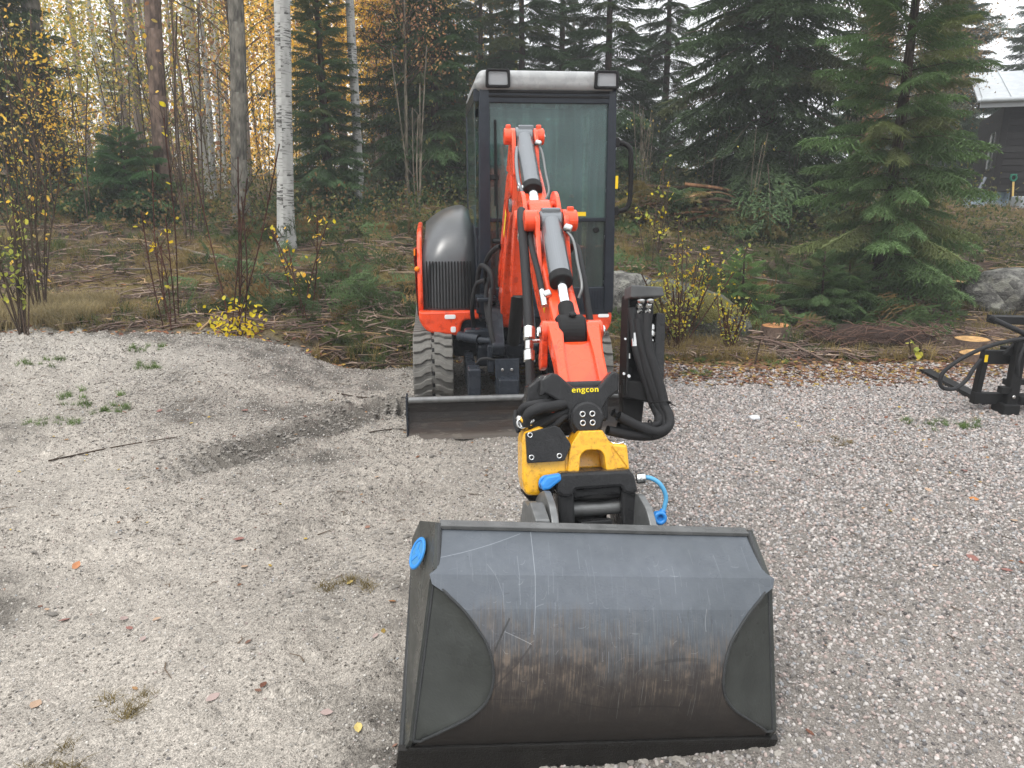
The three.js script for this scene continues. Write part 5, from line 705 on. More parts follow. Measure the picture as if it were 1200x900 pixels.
leafTree('birch_tree', 'young yellow-olive birch at the left corner of the wood', -9.6, 15.6, [[0, 0, 0], [0.05, 2, 0], [0, 6, 0]], 0.05, BK.pale, [3.8, 2.4, 1.5, 300], [...olive, ...gold], { seed: 60, gap: 0.28, s: 0.34 });
leafTree('birch_tree', 'golden birch right of the slimmer white trunk', -2.7, 21, [[0, 0, 0], [0.1, 3, 0], [0, 8, 0]], 0.09, birchMat, [5.5, 3.6, 2.0, 520], gold, { seed: 59, gap: 0.2 });
leafTree('birch_tree', 'golden birch high behind the thicker white trunk', -5.9, 22, [[0, 0, 0], [0.1, 3, 0], [0, 9, 0]], 0.09, birchMat, [6.2, 3.6, 2.2, 500], gold, { seed: 61, gap: 0.22 });
leafTree('birch_tree', 'olive-yellow birch behind the slanting pine', -8.2, 18, [[0, 0, 0], [0.1, 3, 0], [0, 8, 0]], 0.08, birchMat, [4.9, 3.4, 2.3, 460], olive, { seed: 63, gap: 0.36 });
leafTree('birch_tree', 'olive-yellow birch far behind the dark corner spruce', -12.5, 20, [[0, 0, 0], [0.1, 3, 0], [0, 8, 0]], 0.09, birchMat, [5, 3.6, 2.6, 460], olive, { seed: 65, gap: 0.34 });
leafTree('birch_tree', 'thin-leaved olive birch between the slanting pine and the aspen', -6.6, 17, [[0, 0, 0], [0.1, 3, 0], [0, 8, 0]], 0.07, birchMat, [5.4, 3.0, 1.9, 260], olive, { seed: 66, gap: 0.36, s: 0.36 });
leafTree('rowan_tree', 'rust-brown leaved tree above the clearing between pine and aspen', -5.3, 15.2, [[0, 0, 0], [0.05, 2, 0], [-0.1, 6, 0]], 0.05, BK.twig, [3.7, 2.2, 1.35, 150], rust, { seed: 67, gap: 0.35, s: 0.34, every: 2 });
leafTree('rowan_tree', 'rust-tinted thin tree with hanging leaves behind the hood', -1.95, 14.2, [[0, 0, 0], [0.05, 2, 0], [0.1, 5, 0]], 0.035, BK.pale, [3.1, 1.0, 0.9, 70], [...rust, [0.42, 0.27, 0.10]], { seed: 69, gap: 0.3, s: 0.28, every: 2 });
leafTree('hazel_bush', 'yellowish leafy bush at the left forest corner', -7.8, 12.6, [[0, 0, 0], [0.1, 1, 0], [0, 2.6, 0]], 0.03, BK.twig, [1.7, 1.4, 1.1, 150], [...olive, ...gold], { seed: 71, gap: 0.34, s: 0.3, every: 2, cat: 'bush' });
leafTree('larch_tree', 'brown feathery half-bare tree behind the young spruce', 6.7, 15.4, [[0, 0, 0], [0.05, 2, 0], [0, 5.2, 0]], 0.06, BK.pale, [2.6, 2.3, 1.15, 330], [[0.20, 0.155, 0.085], [0.17, 0.13, 0.08], [0.24, 0.19, 0.10]], { seed: 73, gap: 0.25, s: 0.3, every: 2, bbk: BK.pale });
leafTree('larch_tree', 'brown feathery tree next to the pale house roof', 9.3, 17.4, [[0, 0, 0], [0.05, 2, 0], [0, 4.8, 0]], 0.06, BK.pale, [3.0, 1.9, 1.1, 240], [[0.24, 0.17, 0.09], [0.20, 0.15, 0.09], [0.30, 0.20, 0.10]], { seed: 75, gap: 0.3, s: 0.3, every: 2, bbk: BK.pale });
{ // thin bare saplings and multi-stemmed bushes
  const sap = (seed, H, n) => { const r = rng(seed), l = []; for (let i = 0; i < n; i++) { const a = r() * 6.3, s = 0.12 + 0.3 * r(), h = H * (0.6 + 0.4 * r()), b = V(Math.cos(a) * 0.06, 0, Math.sin(a) * 0.06), tip = V(Math.cos(a) * s * h * 0.5, h, Math.sin(a) * s * h * 0.5), mid = b.clone().lerp(tip, 0.5).add(V((r() - 0.5) * 0.12, 0, (r() - 0.5) * 0.12)), c = new THREE.CatmullRomCurve3([b, mid, tip]); l.push(new THREE.TubeGeometry(c, 14, 0.011, 5)); for (let k = 0; k < 9; k++) { const t = 0.3 + 0.65 * r(), p = c.getPointAt(t), aa = r() * 6.3, q = h * (0.08 + 0.14 * r()) * (1.15 - t), e = p.clone().add(V(Math.cos(aa) * q, q * 1.1, Math.sin(aa) * q)); l.push(rod(p, e, 0.005, 0.002, 4)); } } return merge(l); };
  const G = [sap(1, 3.4, 3), sap(2, 4.2, 2), sap(3, 2.6, 5)], r = rng(91);
  const bush = (geo, bk, x, D, sc, label, group, nl, pal, H) => { const t = thing(nl ? 'leafy_sapling' : 'bare_sapling', label, 'sapling', group); t.position.set(x, height(x, -D) - 0.02, -D); t.rotation.y = r() * 6.3; t.scale.setScalar(sc); const o = new THREE.Mesh(geo, bk); o.name = 'stems'; o.castShadow = o.receiveShadow = true; t.add(o); if (nl) inst('leaves', LEAF, foliageMat, nl, () => { const h = H * (0.25 + 0.75 * r()), a = r() * 6.3, q = (0.05 + 0.22 * h) * Math.sqrt(r()), s = 0.05 + 0.035 * r(), c = pal[Math.floor(r() * pal.length)], k = 0.7 + 0.6 * r(); return [mtx(Math.cos(a) * q, h, Math.sin(a) * q, s, s, s, r() * 6, r() * 6, r()), c.map((v) => v * k)]; }, t); return t; };
  bush(G[2], BK.pale, -1.62, 12.9, 1.05, 'pale multi-stemmed bare bush just behind the engine hood');
  bush(G[0], BK.twig, -4.75, 11.6, 1.0, 'bare brown stems crowding the foot of the aspen', null, 26, rust, 3.2);
  bush(G[2], BK.twig, -4.6, 10.8, 0.75, 'dense brown twiggy bush before the aspen foot');
  const pr = bush(G[1], BK.twig, -7.2, 12.0, 1, 'slender half-bare sapling in the undergrowth of the birch wood', 'slender saplings in the birch wood', 46, [...rust, ...olive, ...gold], 4);
  for (let i = 0; i < 34; i++) { const D = 11.5 + 7 * r(), x = -lerp(0.14, 0.72, r()) * D, c = pr.clone(); c.name = numbered('leafy_sapling'); scene.add(c); c.position.set(x, height(x, -D) - 0.02, -D); c.rotation.y = r() * 6.3; c.scale.setScalar(0.65 + 0.6 * r()); }
  const br2 = bush(G[0], BK.pale, 3.4, 13.2, 0.6, 'thin grey sapling on the far slope behind the boulders', 'thin saplings on the far slope', 12, olive, 3);
  for (let i = 0; i < 9; i++) { const D = 12.2 + 4 * r(), x = lerp(1.4, 6.2, r()), c = br2.clone(); c.name = numbered('leafy_sapling'); scene.add(c); c.position.set(x, height(x, -D) - 0.02, -D); c.rotation.y = r() * 6.3; c.scale.setScalar(0.35 + 0.35 * r()); }
  // near reddish stems at the crest of the mound
  const near = (label, x, D, H, stems, leaves, pal, bk = BK.red, lean = 0.12, sz = 0.05, lo = 0) => {
    const t = thing('thin_sapling', label, 'sapling'); t.position.set(x, height(x, -D) - 0.02, -D); const tips = [];
    for (let i = 0; i < stems; i++) { const a = r() * 6.3, s = lean * (0.3 + r()), h = H * (0.55 + 0.45 * r()), b = V((r() - 0.5) * 0.14, 0, (r() - 0.5) * 0.1), tip = b.clone().add(V(Math.cos(a) * s * h, h, Math.sin(a) * s * h * 0.6)), mid = b.clone().lerp(tip, 0.5).add(V((r() - 0.5) * 0.05 * H, 0, (r() - 0.5) * 0.05)), c = new THREE.CatmullRomCurve3([b, mid, tip]), l = [new THREE.TubeGeometry(c, 20, 0.0065, 6)]; for (let k = 0; k < 9; k++) { const tt = 0.25 + 0.7 * r(), p = c.getPointAt(tt), aa = r() * 6.3, q = h * (0.06 + 0.13 * r()), e = p.clone().add(V(Math.cos(aa) * q * 0.7, q, Math.sin(aa) * q * 0.5)); l.push(rod(p, e, 0.0035, 0.0015, 4)); tips.push(e, p); } obj('stem', l, bk, t); tips.push(tip); }
    const fl = tips.filter((p) => p.y >= lo * H * 0.0);
    inst('leaves', LEAF, foliageMat, leaves, () => { const p0 = fl[Math.floor(r() * fl.length)], p = lo < 0 ? V((r() + r() - 1) * 0.42, 0.04 + r() * r() * -lo, (r() - 0.5) * 0.4) : p0, s = sz * (0.7 + 0.7 * r()), c = pal[Math.floor(r() * pal.length)], k = 0.8 + 0.4 * r(); return [mtx(p.x + (r() - 0.5) * 0.07, p.y + (r() - 0.5) * 0.07, p.z + (r() - 0.5) * 0.07, s, s, s, (r() - 0.5) * 2.4, r() * 6.3, (r() - 0.5) * 2), c.map((v) => v * k)]; }, t); return t;
  };
  const lemon = [[0.68, 0.55, 0.02], [0.60, 0.52, 0.05], [0.66, 0.46, 0.02]], lime = [[0.42, 0.45, 0.08], [0.50, 0.46, 0.06], [0.34, 0.38, 0.08]];
  near('reddish upright stems on the crest of the sand mound, almost leafless', -3.45, 7.35, 1.35, 4, 7, [...lemon, ...gold], BK.red, 0.06);
  near('dark spreading stems on the mound crest with bright yellow leaves at the foot', -2.75, 7.3, 1.9, 6, 150, lemon, BK.red, 0.30, 0.05, -0.42);
  near('leaning twigs with lemon yellow leaves before the thicker birch', -2.25, 8.0, 1.15, 5, 70, [...lemon, ...gold], BK.red, 0.30, 0.045);
  near('tall bare reddish stem with a few yellow leaves at its tip', -3.5, 7.6, 2.1, 2, 14, lemon, BK.red, 0.1, 0.055, 0);
  near('shrub with pale yellow-green leaves and dry grass at the mound corner', -4.72, 7.1, 1.5, 12, 120, lime, BK.twig, 0.26, 0.05);
  near('bare brown shrub beyond the mound corner', -5.0, 7.8, 2.1, 12, 60, [...lime, ...gold], BK.twig, 0.22, 0.045);
  near('sapling hung with yellow and orange leaves in front of the mossy boulder', 1.85, 7.9, 1.5, 8, 260, [...lemon, ...lime, [0.55, 0.32, 0.03]], BK.twig, 0.3, 0.036);
  near('low shrub of yellow leaves at the foot of the mossy boulder', 1.72, 7.6, 0.85, 16, 400, [...lemon, ...lime, ...lime, ...olive], BK.red, 0.6, 0.031);
  near('second low shrub of yellow leaves right of the hose box', 2.25, 7.6, 0.6, 12, 240, [...lemon, ...lime, ...olive], BK.red, 0.65, 0.031);
  near('green and yellow leaved twig beside the stump at the gravel edge', 4.05, 7.25, 0.28, 3, 5, lime, BK.twig, 0.2, 0.1);
  near('yellow leaved twigs on the bank behind the mossy boulder', 2.7, 9.2, 0.8, 6, 60, [...lime, ...lemon], BK.twig, 0.3, 0.045);
  near('sparse yellow sapling on the slope below the brush pile', 2.0, 10.6, 1.5, 6, 70, [...lime, ...lemon], BK.twig, 0.25, 0.05);
}
{ // dry straw grass at the left forest corner, spruce brash on the floor, low undergrowth
  const r = rng(95);
  tag(inst('dry_grass', TUFT[2], foliageMat, 700, () => { const x = lerp(-5.6, -2.4, Math.sqrt(r()) > 0.5 ? r() * 0.45 : r()), D = 7.35 + 0.9 * r(), s = (x < -4.4 ? 0.24 : 0.10) * (0.6 + 0.7 * r()), k = 0.7 + 0.6 * r(); return [mtx(x, height(x, -D), -D, x < -4.4 ? s : s * 1.8, x < -4.4 ? s : s * 0.45, x < -4.4 ? s : s * 1.8, 0, r() * 6.3, 0), [0.30 * k, 0.245 * k, 0.13 * k]]; }), 'dry straw coloured grass behind the sand mound', 'dry grass', null, 'stuff');
  BR.brash.forEach((g, v) => tag(inst('spruce_brash', g, needle, 190, () => { const D = 8.0 + 5 * r(), x = lerp(-0.50, 0.62, r()) * D; if (fbm(x * 0.6 + 3, D * 0.6 + 17, 3) < 0.50 || yardness(x, D) > 0.1) return null; const s = 0.3 + 0.5 * r(), k = 0.5 + 1.0 * r(), d = r() < 0.2; return [mtx(x, height(x, -D) + 0.04 + 0.16 * r(), -D, s, s * 0.8, s, r() * 6, r() * 6.3, 0.1 + 0.5 * (r() - 0.5)), d ? [0.07 * k, 0.042 * k, 0.02 * k]  : [0.030 * k, 0.045 * k, 0.02 * k]]; }), 'cut green spruce branches strewn over the clearing', 'spruce brash', null, 'stuff'));
  CL.forEach((g, v) => tag(inst('undergrowth', g, foliageMat, 1500, () => { const D = 10.8 + 14 * r(), x = (r() * 2 - 1) * 0.75 * D, h = (0.1 + 0.9 * r() * r()) * (0.4 + 0.08 * (D - 10)), left = x < 0, s = 0.22 + 0.25 * r(), k = 0.5 + 0.7 * r(), c = r() < 0.4 ? [0.055, 0.085, 0.03] : left ? (r() < 0.5 ? [0.22, 0.14, 0.06] : [0.2, 0.19, 0.06]) : [0.16, 0.15, 0.055]; if (x > 8.5) return null; return [mtx(x, height(x, -D) + h + (left && D > 13 && r() < 0.5 ? 3.4 * r() : 0), -D, s, s, s, r() * 6, r() * 6, 0), c.map((q) => q * k)]; }), 'low mixed undergrowth between the trunks', 'undergrowth', null, 'stuff'));
  // the wood goes on behind: one mass
  const far = (g, m, n, f, label, cat) => tag(inst('far_forest', g, m, n, f), label, cat, null, 'stuff');
  BR.full.forEach((g) => far(g, needle, 420, () => { const D = 30 + 45 * r(), x = (r() * 2 - 1) * 1.3 * D, left = x / D < -0.12, f = r(), s = 1.2 + 2.2 * (1 - f) * r(); if (left && noise(x * 0.25, 3) < 0.72) return null; if (!left && noise(x * 0.3 + 9, 7) < 0.12) return null; const k = 0.7 + 0.6 * r(); return [mtx(x, height(x, -D) + 8 * f * (0.6 + 0.3 * noise(x * 0.4, 1)), -D, s, s, s, 0, r() * 6.3, 0.1), [0.034 * k, 0.05 * k, 0.032 * k]]; }, 'misty far-off spruce wood closing the view', 'forest'));
  CL.forEach((g) => far(g, foliageMat, 2600, () => { const D = 25 + 30 * r(), x = -lerp(0.08, 1.3, r()) * D, y = 0.3 + 9 * Math.pow(r(), 1.25), s = 0.6 + 0.6 * r(), q = noise(x * 0.28 + 2, 5), pal = x / D > -0.36 ? gold : q > 0.5 ? olive : rust, c = pal[Math.floor(r() * 4)], k = 0.55 + 0.7 * r(); if (noise(x * 0.5 + 4, y * 0.5) < 0.34) return null; return [mtx(x, height(x, -D) + y, -D, s, s, s, r() * 6, r() * 6, 0), c.map((v) => v * k)]; }, 'misty far-off yellow birch wood', 'forest'));
  { const pole = rod(V(0, 0, 0), V(0, 1, 0), 1, 0.6, 7); far(merge([pole]), plain(0.95), 120, () => { const D = 19 + 26 * r(), x = -lerp(0.1, 1.2, r()) * D, w = 0.05 + 0.08 * r(), b = r() < 0.45, k = 0.7 + 0.5 * r(); return [mtx(x, height(x, -D), -D, w, 11, w, (r() - 0.5) * 0.05, 0, (r() - 0.5) * 0.06), (b ? [0.36, 0.355, 0.33] : [0.17, 0.14, 0.12]).map((v) => v * k)]; }, 'thin trunks of the far-off birch wood', 'forest'); }
}
// ---------------------------------------------------------------- rocks, stumps, logs, brush pile
function rockGeo(seed, sx, sy, sz, rough = 0.28) {
  const g = new THREE.IcosahedronGeometry(1, 5), p = g.attributes.position, q = V(0, 0, 0);
  for (let i = 0; i < p.count; i++) { q.fromBufferAttribute(p, i); const a = fbm(q.x * 1.6 + seed * 7 + q.z, q.y * 1.6 + q.z * 1.3 + 9, 4), b = fbm(q.x * 5 + seed + q.y * 3, q.z * 5 + q.y * 4, 3), k = 1 + rough * 2 * (a - 0.5) + 0.07 * (b - 0.5); q.multiplyScalar(k); const f = (v) => Math.sign(v) * Math.pow(Math.abs(v), 0.86); p.setXYZ(i, f(q.x) * sx, f(q.y) * sy, f(q.z) * sz); }
  g.deleteAttribute('normal'); g.deleteAttribute('uv'); const h = g; h.computeVertexNormals(); return h;
}
{
  const rockTex = dataTex(512, (u, v) => { const a = fbm(u * 7, v * 7, 5, 7), b = fbm(u * 40, v * 40, 3, 40), li = smoothstep(a, 0.56, 0.64); const k = 0.42 + 0.3 * (a - 0.5) + 0.3 * (b - 0.5); return [lerp(k, 0.62, li * 0.6), lerp(k * 0.985, 0.62, li * 0.6), lerp(k * 0.96, 0.58, li * 0.6)]; }, true);
  const mossTex = dataTex(512, (u, v) => { const a = fbm(u * 6, v * 6, 5, 6), b = fbm(u * 40, v * 40, 3, 40), m = smoothstep(a + 0.2 * (b - 0.5), 0.44, 0.56), k = 0.40 + 0.3 * (b - 0.5); return [lerp(k, 0.42, m * 0.8), lerp(k, 0.40, m * 0.8), lerp(k * 0.95, 0.20, m * 0.8)]; }, true);
  const rm = std([0.68, 0.68, 0.66], 0.92, { map: rep(rockTex, 1.1), bumpMap: rep(TXgrain, 1.5), bumpScale: 0.02 }), mm = std([0.72, 0.72, 0.66], 0.95, { map: rep(mossTex, 1.2), bumpMap: rep(TXgrain, 1.5), bumpScale: 0.03 });
  const rock = (label, x, D, sx, sy, sz, seed, m, ry = 0, rz = 0) => { const g = mv(rockGeo(seed, sx, sy, sz), 0, 0, 0, 0, ry, rz), o = obj('boulder', g, m); o.position.set(x, height(x, -D) + sy * 0.45, -D); return tag(o, label, 'boulder'); };
  rock('large mossy boulder with a sloping back under the yellow sapling', 2.0, 8.35, 0.66, 0.40, 0.42, 3, mm, 0.2, -0.32);
  rock('pale grey boulder just behind the excavator cab', 1.42, 9.1, 0.40, 0.36, 0.4, 5, rm, 0.4);
  rock('grey boulder by the house yard at the edge of the view', 6.15, 9.3, 0.38, 0.30, 0.4, 8, rm, 0.9);
  rock('white stone lying flat in the gravel', 1.82, 5.33, 0.04, 0.02, 0.034, 11, std([0.45, 0.46, 0.47], 0.85)).userData.category = 'stone';
}
{
  const r = rng(120), cut = std([0.56, 0.36, 0.17], 0.85, { map: dataTex(256, (u, v) => { const d = Math.hypot(u - 0.5, v - 0.5), k = 0.62 + 0.22 * Math.sin(d * 120 + 4 * fbm(u * 6, v * 6, 3)) * 0.5 + 0.5 * fbm(u * 9, v * 9, 4) - 0.35 * smoothstep(d, 0.42, 0.5); return [k, k * 0.96, k * 0.9]; }, true) }), cutRed = cut.clone(); cutRed.color.setRGB(0.52, 0.27, 0.13);
  const stump = (label, x, D, rad, h, m, tilt = 0) => { const t = thing('tree_stump', label, 'stump'); t.position.set(x, height(x, -D), -D); t.rotation.z = tilt; obj('stump_bark', trunkGeo([[0, -0.12, 0], [0, h * 0.5, 0], [0, h, 0]], rad, rad * 0.97, h * 9 + x, 8, 20, 0.25), BK.pine, t, true); const c = new THREE.CircleGeometry(rad * 0.98, 28).rotateX(-Math.PI / 2), uv = c.attributes.uv; obj('cut_face', mv(c, 0, h - 0.002, 0), m, t, true); };
  stump('low stump with orange-red cut face at the gravel edge', 2.92, 8.1, 0.155, 0.13, cutRed, 0.05);
  stump('fresh pale stump right of the young spruce, on the bank', 6.05, 9.9, 0.19, 0.14, cut, -0.06);
  stump('pale stump with wide cut face just behind the fork attachment', 4.85, 7.7, 0.17, 0.12, cut, 0.02);
  stump('smaller pale stump beside the fork hose', 4.6, 7.25, 0.12, 0.09, cut, 0.15);
  // fallen branches
  const log = (label, pts, rad, m) => { const o = obj('fallen_branch', trunkGeo(pts.map(([x, D, dy]) => [x, height(x, -D) + dy, -D]), rad, rad * 0.5, pts[0][0], 24, 8, 0), m, scene, true); tag(o, label, 'branch'); };
  const pale = barkOf([0.44, 0.34, 0.25]), grey = barkOf([0.36, 0.32, 0.28]);
  log('long grey fallen branch lying across the far clearing behind the reddish stems', [[-4.6, 10.3, 0.08], [-3.9, 9.9, 0.06], [-3.1, 9.7, 0.03], [-2.6, 9.5, 0.05]], 0.022, grey);
  log('forked grey branch near the forest corner', [[-4.9, 9.3, 0.05], [-4.3, 9.4, 0.03], [-3.7, 9.25, 0.02]], 0.014, grey);
  log('straight pale branch beside the engine hood', [[-1.55, 9.4, 0.05], [-1.2, 9.35, 0.1], [-0.8, 9.3, 0.08]], 0.022, pale);
  log('pale broken branch low beside the track', [[-1.5, 8.1, 0.05], [-1.25, 8.05, 0.03], [-0.9, 8.2, 0.1]], 0.016, pale);
  log('crooked dark branch at the edge of the burnt hollow', [[-1.35, 7.25, 0.08], [-1.1, 7.15, 0.06], [-0.85, 7.2, 0.02]], 0.014, BK.twig);
  log('thin leaning branch over the burnt hollow', [[-1.1, 7.6, 0.02], [-0.85, 7.5, 0.16], [-0.6, 7.5, 0.35]], 0.012, grey);
  log('long horizontal stick half buried in needles on the clearing', [[-2.9, 8.6, 0.04], [-2.2, 8.5, 0.05], [-1.7, 8.6, 0.02]], 0.012, grey);
  log('branch leaning on the slope behind the mossy boulder', [[2.6, 10.2, 0.12], [3.3, 10.0, 0.08], [4.2, 9.9, 0.05]], 0.016, grey);
  log('dark stick lying on the sand below the mound', [[-2.95, 4.45, 0.012], [-2.6, 4.65, 0.014], [-2.3, 4.85, 0.01]], 0.006, BK.twig);
  log('thin dark stick on the sand before the dozer blade', [[-1.0, 4.95, 0.008], [-0.85, 5.02, 0.008], [-0.7, 5.0, 0.006]], 0.005, BK.twig);
  log('thin stick on the sand near the track marks', [[-1.45, 5.95, 0.008], [-1.2, 5.85, 0.01], [-0.95, 5.9, 0.006]], 0.006, BK.twig);
  log('short upright stake at the gravel edge', [[2.36, 7.05, -0.02], [2.38, 7.06, 0.12], [2.4, 7.05, 0.26]], 0.012, BK.twig);
  const b = thing('brush_pile', 'heap of cut branches with reddish cut ends below the dark spruces', 'brush pile'); b.position.set(3.0, height(3.0, -13), -13);
  const mats = [barkOf([0.34, 0.19, 0.11]), barkOf([0.16, 0.11, 0.08]), barkOf([0.40, 0.26, 0.16]), barkOf([0.22, 0.17, 0.13])];
  for (let i = 0; i < 46; i++) { const a = (r() - 0.5) * 0.9, l = 0.5 + 0.9 * r(), x = (r() - 0.5) * 2.2, y = 0.55 * (1 - (x / 1.3) ** 2) * r() + 0.1, z = (r() - 0.5) * 1.0; obj('branch', tube([[x - l / 2 * Math.cos(a), y + l * 0.3 * (r() - 0.4), z], [x, y + 0.05, z + 0.1], [x + l / 2 * Math.cos(a), y - l * 0.3 * (r() - 0.4), z + l * 0.4 * Math.sin(a)]], 0.012 + 0.02 * r(), 8, 6), mats[i % 4], b); }
  inst('spruce_tops', BR.airy[0], needle, 50, () => { const x = (r() - 0.55) * 2.6, s = 0.5 + 0.5 * r(), k = 0.6 + 0.7 * r(); return [mtx(x, 0.15 + 0.55 * Math.max(0, 1 - (x / 1.3) ** 2) * r(), (r() - 0.5), s, s, s, 0, r() * 6.3, (r() - 0.5)), r() < 0.5 ? [0.13 * k, 0.10 * k, 0.05 * k] : [0.05 * k, 0.075 * k, 0.035 * k]]; }, b);
  const rh = thing('root_heap', 'heap of dark roots and bark in front of the young spruce', 'root heap'); rh.position.set(3.85, height(3.85, -7.9), -7.9);
  const soil = std([0.045, 0.028, 0.022], 1, { bumpMap: rep(TXgrain, 2), bumpScale: 0.04 }); obj('soil', mv(rockGeo(17, 0.62, 0.17, 0.3, 0.5), 0, 0.03, 0), soil, rh);
  tag(inst('root', STICK, plain(0.95), 170, () => { const s = 0.12 + 0.3 * r(), k = 0.6 + 0.9 * r(); return [mtx((r() - 0.5) * 1.3, 0.05 + 0.18 * r(), (r() - 0.5) * 0.5 + 0.1, s, 0.5, 0.5, (r() - 0.5), r() * 6.3, (r() - 0.5)), [0.10 * k, 0.06 * k, 0.045 * k]]; }, rh), null, null, null, 'stuff');
}
// ---------------------------------------------------------------- the dark house at the edge of the view
{
  const h = thing('house', 'dark boarded house with pale sheet-metal roof behind the young spruce', 'house'); h.position.set(10.12, 1.05, -16.2); h.rotation.y = R(-26);
  const board = std([0.014, 0.012, 0.013], 0.75, { map: rep(TXscuff, 1.3), bumpMap: rep(TXgrain, 2), bumpScale: 0.004 }), board2 = board.clone(); board2.color.setRGB(0.022, 0.020, 0.021);
  obj('wall', [bx(0.02, 6, -0.4, 2.25, -5, -0.02, 0.01)], board, h);
  const b1 = merge([mv(box(5.98, 0.135, 0.03, 0.006), 3.0, 0, 0, -0.16)]), b2 = merge([mv(box(0.03, 0.135, 5.0, 0.006), 0, 0, -2.5, 0, 0, 0)]);
  for (let i = 0; i < 19; i++) for (const g of [b1, b2]) { const o = new THREE.Mesh(g, i % 2 ? board : board2); o.name = 'plank'; o.position.y = -0.2 + i * 0.13; o.castShadow = o.receiveShadow = true; h.add(o); }
  obj('corner_board', bx(-0.03, 0.09, -0.3, 2.25, -0.07, 0.03), board, h);
  const w = obj('window', [bx(-0.03, -0.015, 0.98, 1.72, -1.55, -0.75)], std([0.05, 0.06, 0.07], 0.08), h);
  obj('window_frame', [bx(-0.05, -0.01, 0.95, 0.98, -1.57, -0.73), bx(-0.05, -0.01, 1.72, 1.75, -1.57, -0.73), bx(-0.05, -0.01, 0.95, 1.75, -0.76, -0.73), bx(-0.05, -0.01, 0.95, 1.75, -1.57, -1.54)], M.zinc, w);
  const tin = phys([0.36, 0.385, 0.41], 0.42, { map: rep(TXdust, 1) }), rs = obj('roof', [mv(box(7, 0.05, 3.6, 0.01), 2.95, 2.74, -1.35, R(15))], tin, h);
  for (let i = 0; i < 13; i++) obj('roof_seam', [mv(box(0.03, 0.03, 3.6, 0.008), -0.45 + i * 0.5, 2.775, -1.35, R(15))], tin, rs);
  obj('fascia', [bx(-0.5, 6.4, 2.15, 2.31, 0.36, 0.4), bx(-0.52, -0.48, 2.3, 2.32, -3, 0.3)], std([0.33, 0.34, 0.35], 0.6), h);
  obj('gutter', [rod(V(-0.5, 2.29, 0.44), V(6.4, 2.29, 0.44), 0.05)], tin, h); obj('soffit', bx(-0.5, 6.4, 2.2, 2.24, -0.1, 0.37), board2, h);
  // things leaning on and lying by it
  const sh = thing('shovel', 'shovel with green D-handle and wooden shaft leaning on the dark house', 'shovel'); sh.position.set(10.40, 1.1, -15.88); sh.rotation.set(R(-8), 0, R(2));
  obj('shaft', rod(V(0, 0.25, 0), V(0, 0.66, 0), 0.019), std([0.62, 0.42, 0.14], 0.6), sh); obj('blade', [ext(roundPoly([[-0.12, 0], [0.12, 0], [0.12, 0.28], [-0.12, 0.28]], 0.05), 0.01, 0.003)], M.steel, sh);
  obj('handle', [mv(new THREE.TorusGeometry(0.062, 0.018, 8, 20), 0, 0.74, 0), mv(box(0.14, 0.03, 0.03, 0.01), 0, 0.80, 0)], std([0.01, 0.13, 0.08], 0.5), sh);
  const pl = thing('wooden_plank', 'pale plank leaning against the dark house beside the shovel', 'plank'); pl.position.set(10.72, 1.05, -15.55); pl.rotation.set(R(-14), 0, R(-22)); obj('board', bx(-0.04, 0.04, 0, 1.1, -0.012, 0.012), std([0.45, 0.42, 0.38], 0.8), pl);
  const tk = thing('metal_sheet', 'bluish metal sheet lying by the house wall', 'metal sheet'); tk.position.set(9.25, height(9.25, -14.9), -14.9); obj('sheet', [mv(new THREE.CylinderGeometry(0.15, 0.15, 0.9, 24, 1, false, 0, Math.PI).rotateZ(Math.PI / 2).rotateX(-Math.PI / 2), 0, 0.15, 0, 0, 0.15, 0)], phys([0.24, 0.30, 0.35], 0.4, { metalness: 0.3 }), tk); obj('box', bx(0.4, 0.75, 0, 0.22, 0.05, 0.35, 0.02), std([0.25, 0.27, 0.28], 0.6), tk);
  const tub = thing('red_tub', 'red plastic tub by the corner of the dark house', 'tub'); tub.position.set(9.62, height(9.62, -15.6), -15.6); tub.scale.setScalar(0.6); obj('tub_body', mv(new THREE.LatheGeometry([[0.001, 0], [0.14, 0], [0.2, 0.22], [0.215, 0.23], [0.19, 0.22], [0.13, 0.02], [0.001, 0.02]].map(([x, y]) => new THREE.Vector2(x, y)), 28), 0, 0.12, 0, 0.5), std([0.5, 0.03, 0.03], 0.4), tub); obj('stand', bx(-0.2, 0.2, -0.05, 0.13, -0.2, 0.15, 0.02), board, tub);
  const pipe = thing('drain_pipe', 'grey sloping pipe along the house gable', 'pipe'); pipe.position.set(9.98, 1.1, -16.35); obj('pipe', rod(V(-0.25, 0, 0), V(-0.02, 0.75, 0.1), 0.03), std([0.2, 0.22, 0.25], 0.5), pipe);
}
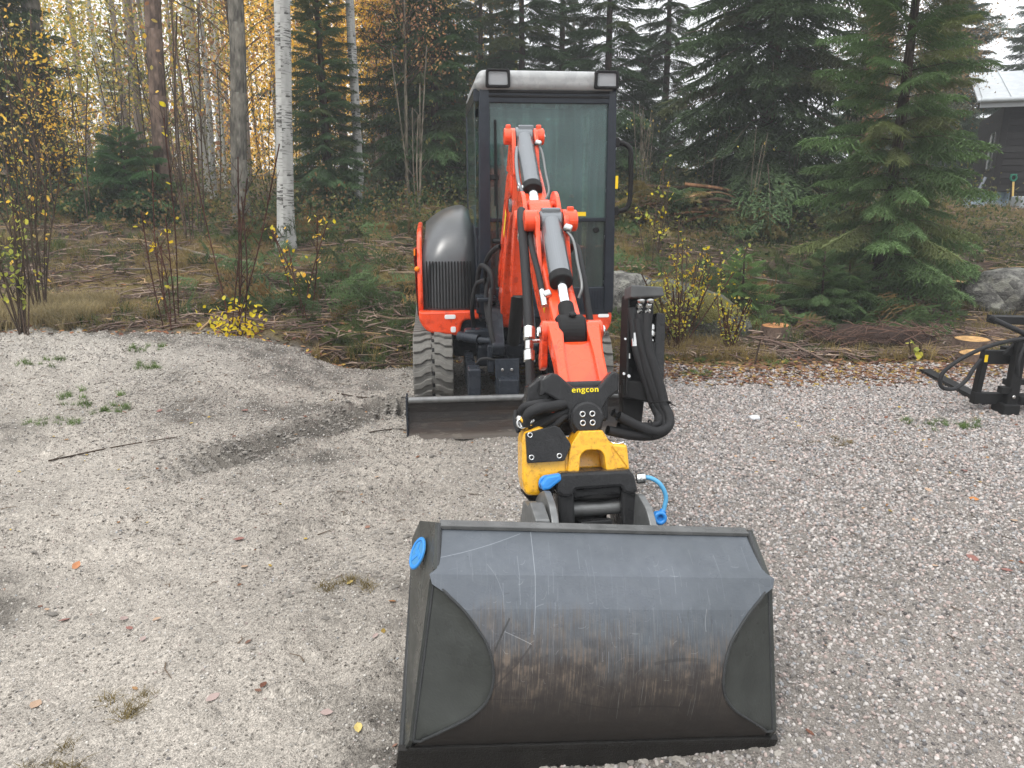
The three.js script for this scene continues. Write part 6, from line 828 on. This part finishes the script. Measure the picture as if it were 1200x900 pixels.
// ---------------------------------------------------------------- black fork attachment with its hoses
{
  const t = thing('fork_attachment', 'black steel fork attachment with a looping hydraulic hose standing on the gravel', 'attachment'); t.position.set(3.72, 0, -5.58); const K = 0.0067, q = (x, y, z = 0) => V((x - 1160) * K, (478 - y) * K * 1.03, z);
  const B = M.black, O = (n, g, m = B) => obj(n, g, m, t), bar = (a, b, w, d, z) => { const A = q(...a), C = q(...b); return mv(box(w, A.distanceTo(C), d, 0.006), (A.x + C.x) / 2, (A.y + C.y) / 2, z, 0, 0, Math.atan2(-(C.x - A.x), C.y - A.y)); };
  O('main_post', [bar([1174, 477], [1174, 396], 0.075, 0.06, 0.10), bar([1181, 470], [1180, 404], 0.03, 0.10, 0.06)]);
  O('end_post', [bar([1141, 470], [1145, 408], 0.045, 0.06, 0.02)]);
  O('lower_beam', [bar([1136, 462], [1240, 466], 0.085, 0.06, 0.04), bar([1184, 462], [1250, 462], 0.05, 0.05, 0.10)]);
  O('upper_beam', [bar([1142, 416], [1172, 416], 0.105, 0.05, 0.03), bar([1170, 381], [1260, 383], 0.06, 0.1, -0.25), bar([1170, 413], [1250, 413], 0.09, 0.06, -0.05), bar([1180, 448], [1250, 448], 0.045, 0.05, -0.06)]);
  O('gusset_plate', [ext(roundPoly([[q(1158, 412).x, q(0, 412).y], [q(1176, 390).x, q(0, 390).y], [q(1186, 392).x, q(0, 392).y], [q(1186, 412).x, q(0, 412).y]], 0.02), 0.03, 0.004).translate(0, 0, 0.08), bar([1160, 451], [1172, 451], 0.05, 0.06, 0.1)]);
  O('fork_tine', [plate([[0.02, 0.04, -0.1], [0.12, 0.04, -0.1], [0.20, 0.03, -1.2], [0.10, 0.03, -1.2]].map(([x, y, z]) => [x, y, z]), 0.035)]);
  O('foot', [bx(q(1163, 0).x, q(1182, 0).x, 0, 0.08, 0.0, 0.16, 0.01)]);
  O('pin', [drum(V(q(1174, 0).x, q(0, 458).y, 0.13), V(q(1174, 0).x, q(0, 458).y, 0.145), 0.014, 0.003, 14)], M.zinc);
  O('corner_mark', [mv(box(0.024, 0.055, 0.004, 0.001), q(1143, 417).x, q(0, 417).y, 0.06)], M.sticker);
  O('hose', [tube([q(1180, 393, 0.12), q(1160, 394, 0.14), q(1125, 402, 0.18), q(1098, 415, 0.2), q(1083, 430, 0.2), q(1084, 443, 0.2), q(1100, 447, 0.18), q(1118, 440, 0.12), q(1132, 428, 0.05), q(1140, 419, 0.03)], 0.015, 90)], M.hose);
  O('hose', [tube([q(1176, 398, 0.13), q(1170, 420, 0.16), q(1180, 440, 0.1)], 0.012, 30), tube([q(1184, 396, 0.13), q(1200, 405, 0.18), q(1230, 425, 0.2)], 0.016, 30)], M.hose);
  O('cylinder_tube', [rod(q(1139, 371, 0.05), q(1215, 404, 0.12), 0.019)], M.hose); O('hose_end', [drum(q(1139, 371, 0.05), q(1145, 373.6, 0.055), 0.023)]);
  O('steel_pipe', [tube([q(1183, 392, 0.14), q(1200, 396, 0.16), q(1235, 408, 0.16)], 0.013)], M.steel);
}
renderer.render(scene, camera);
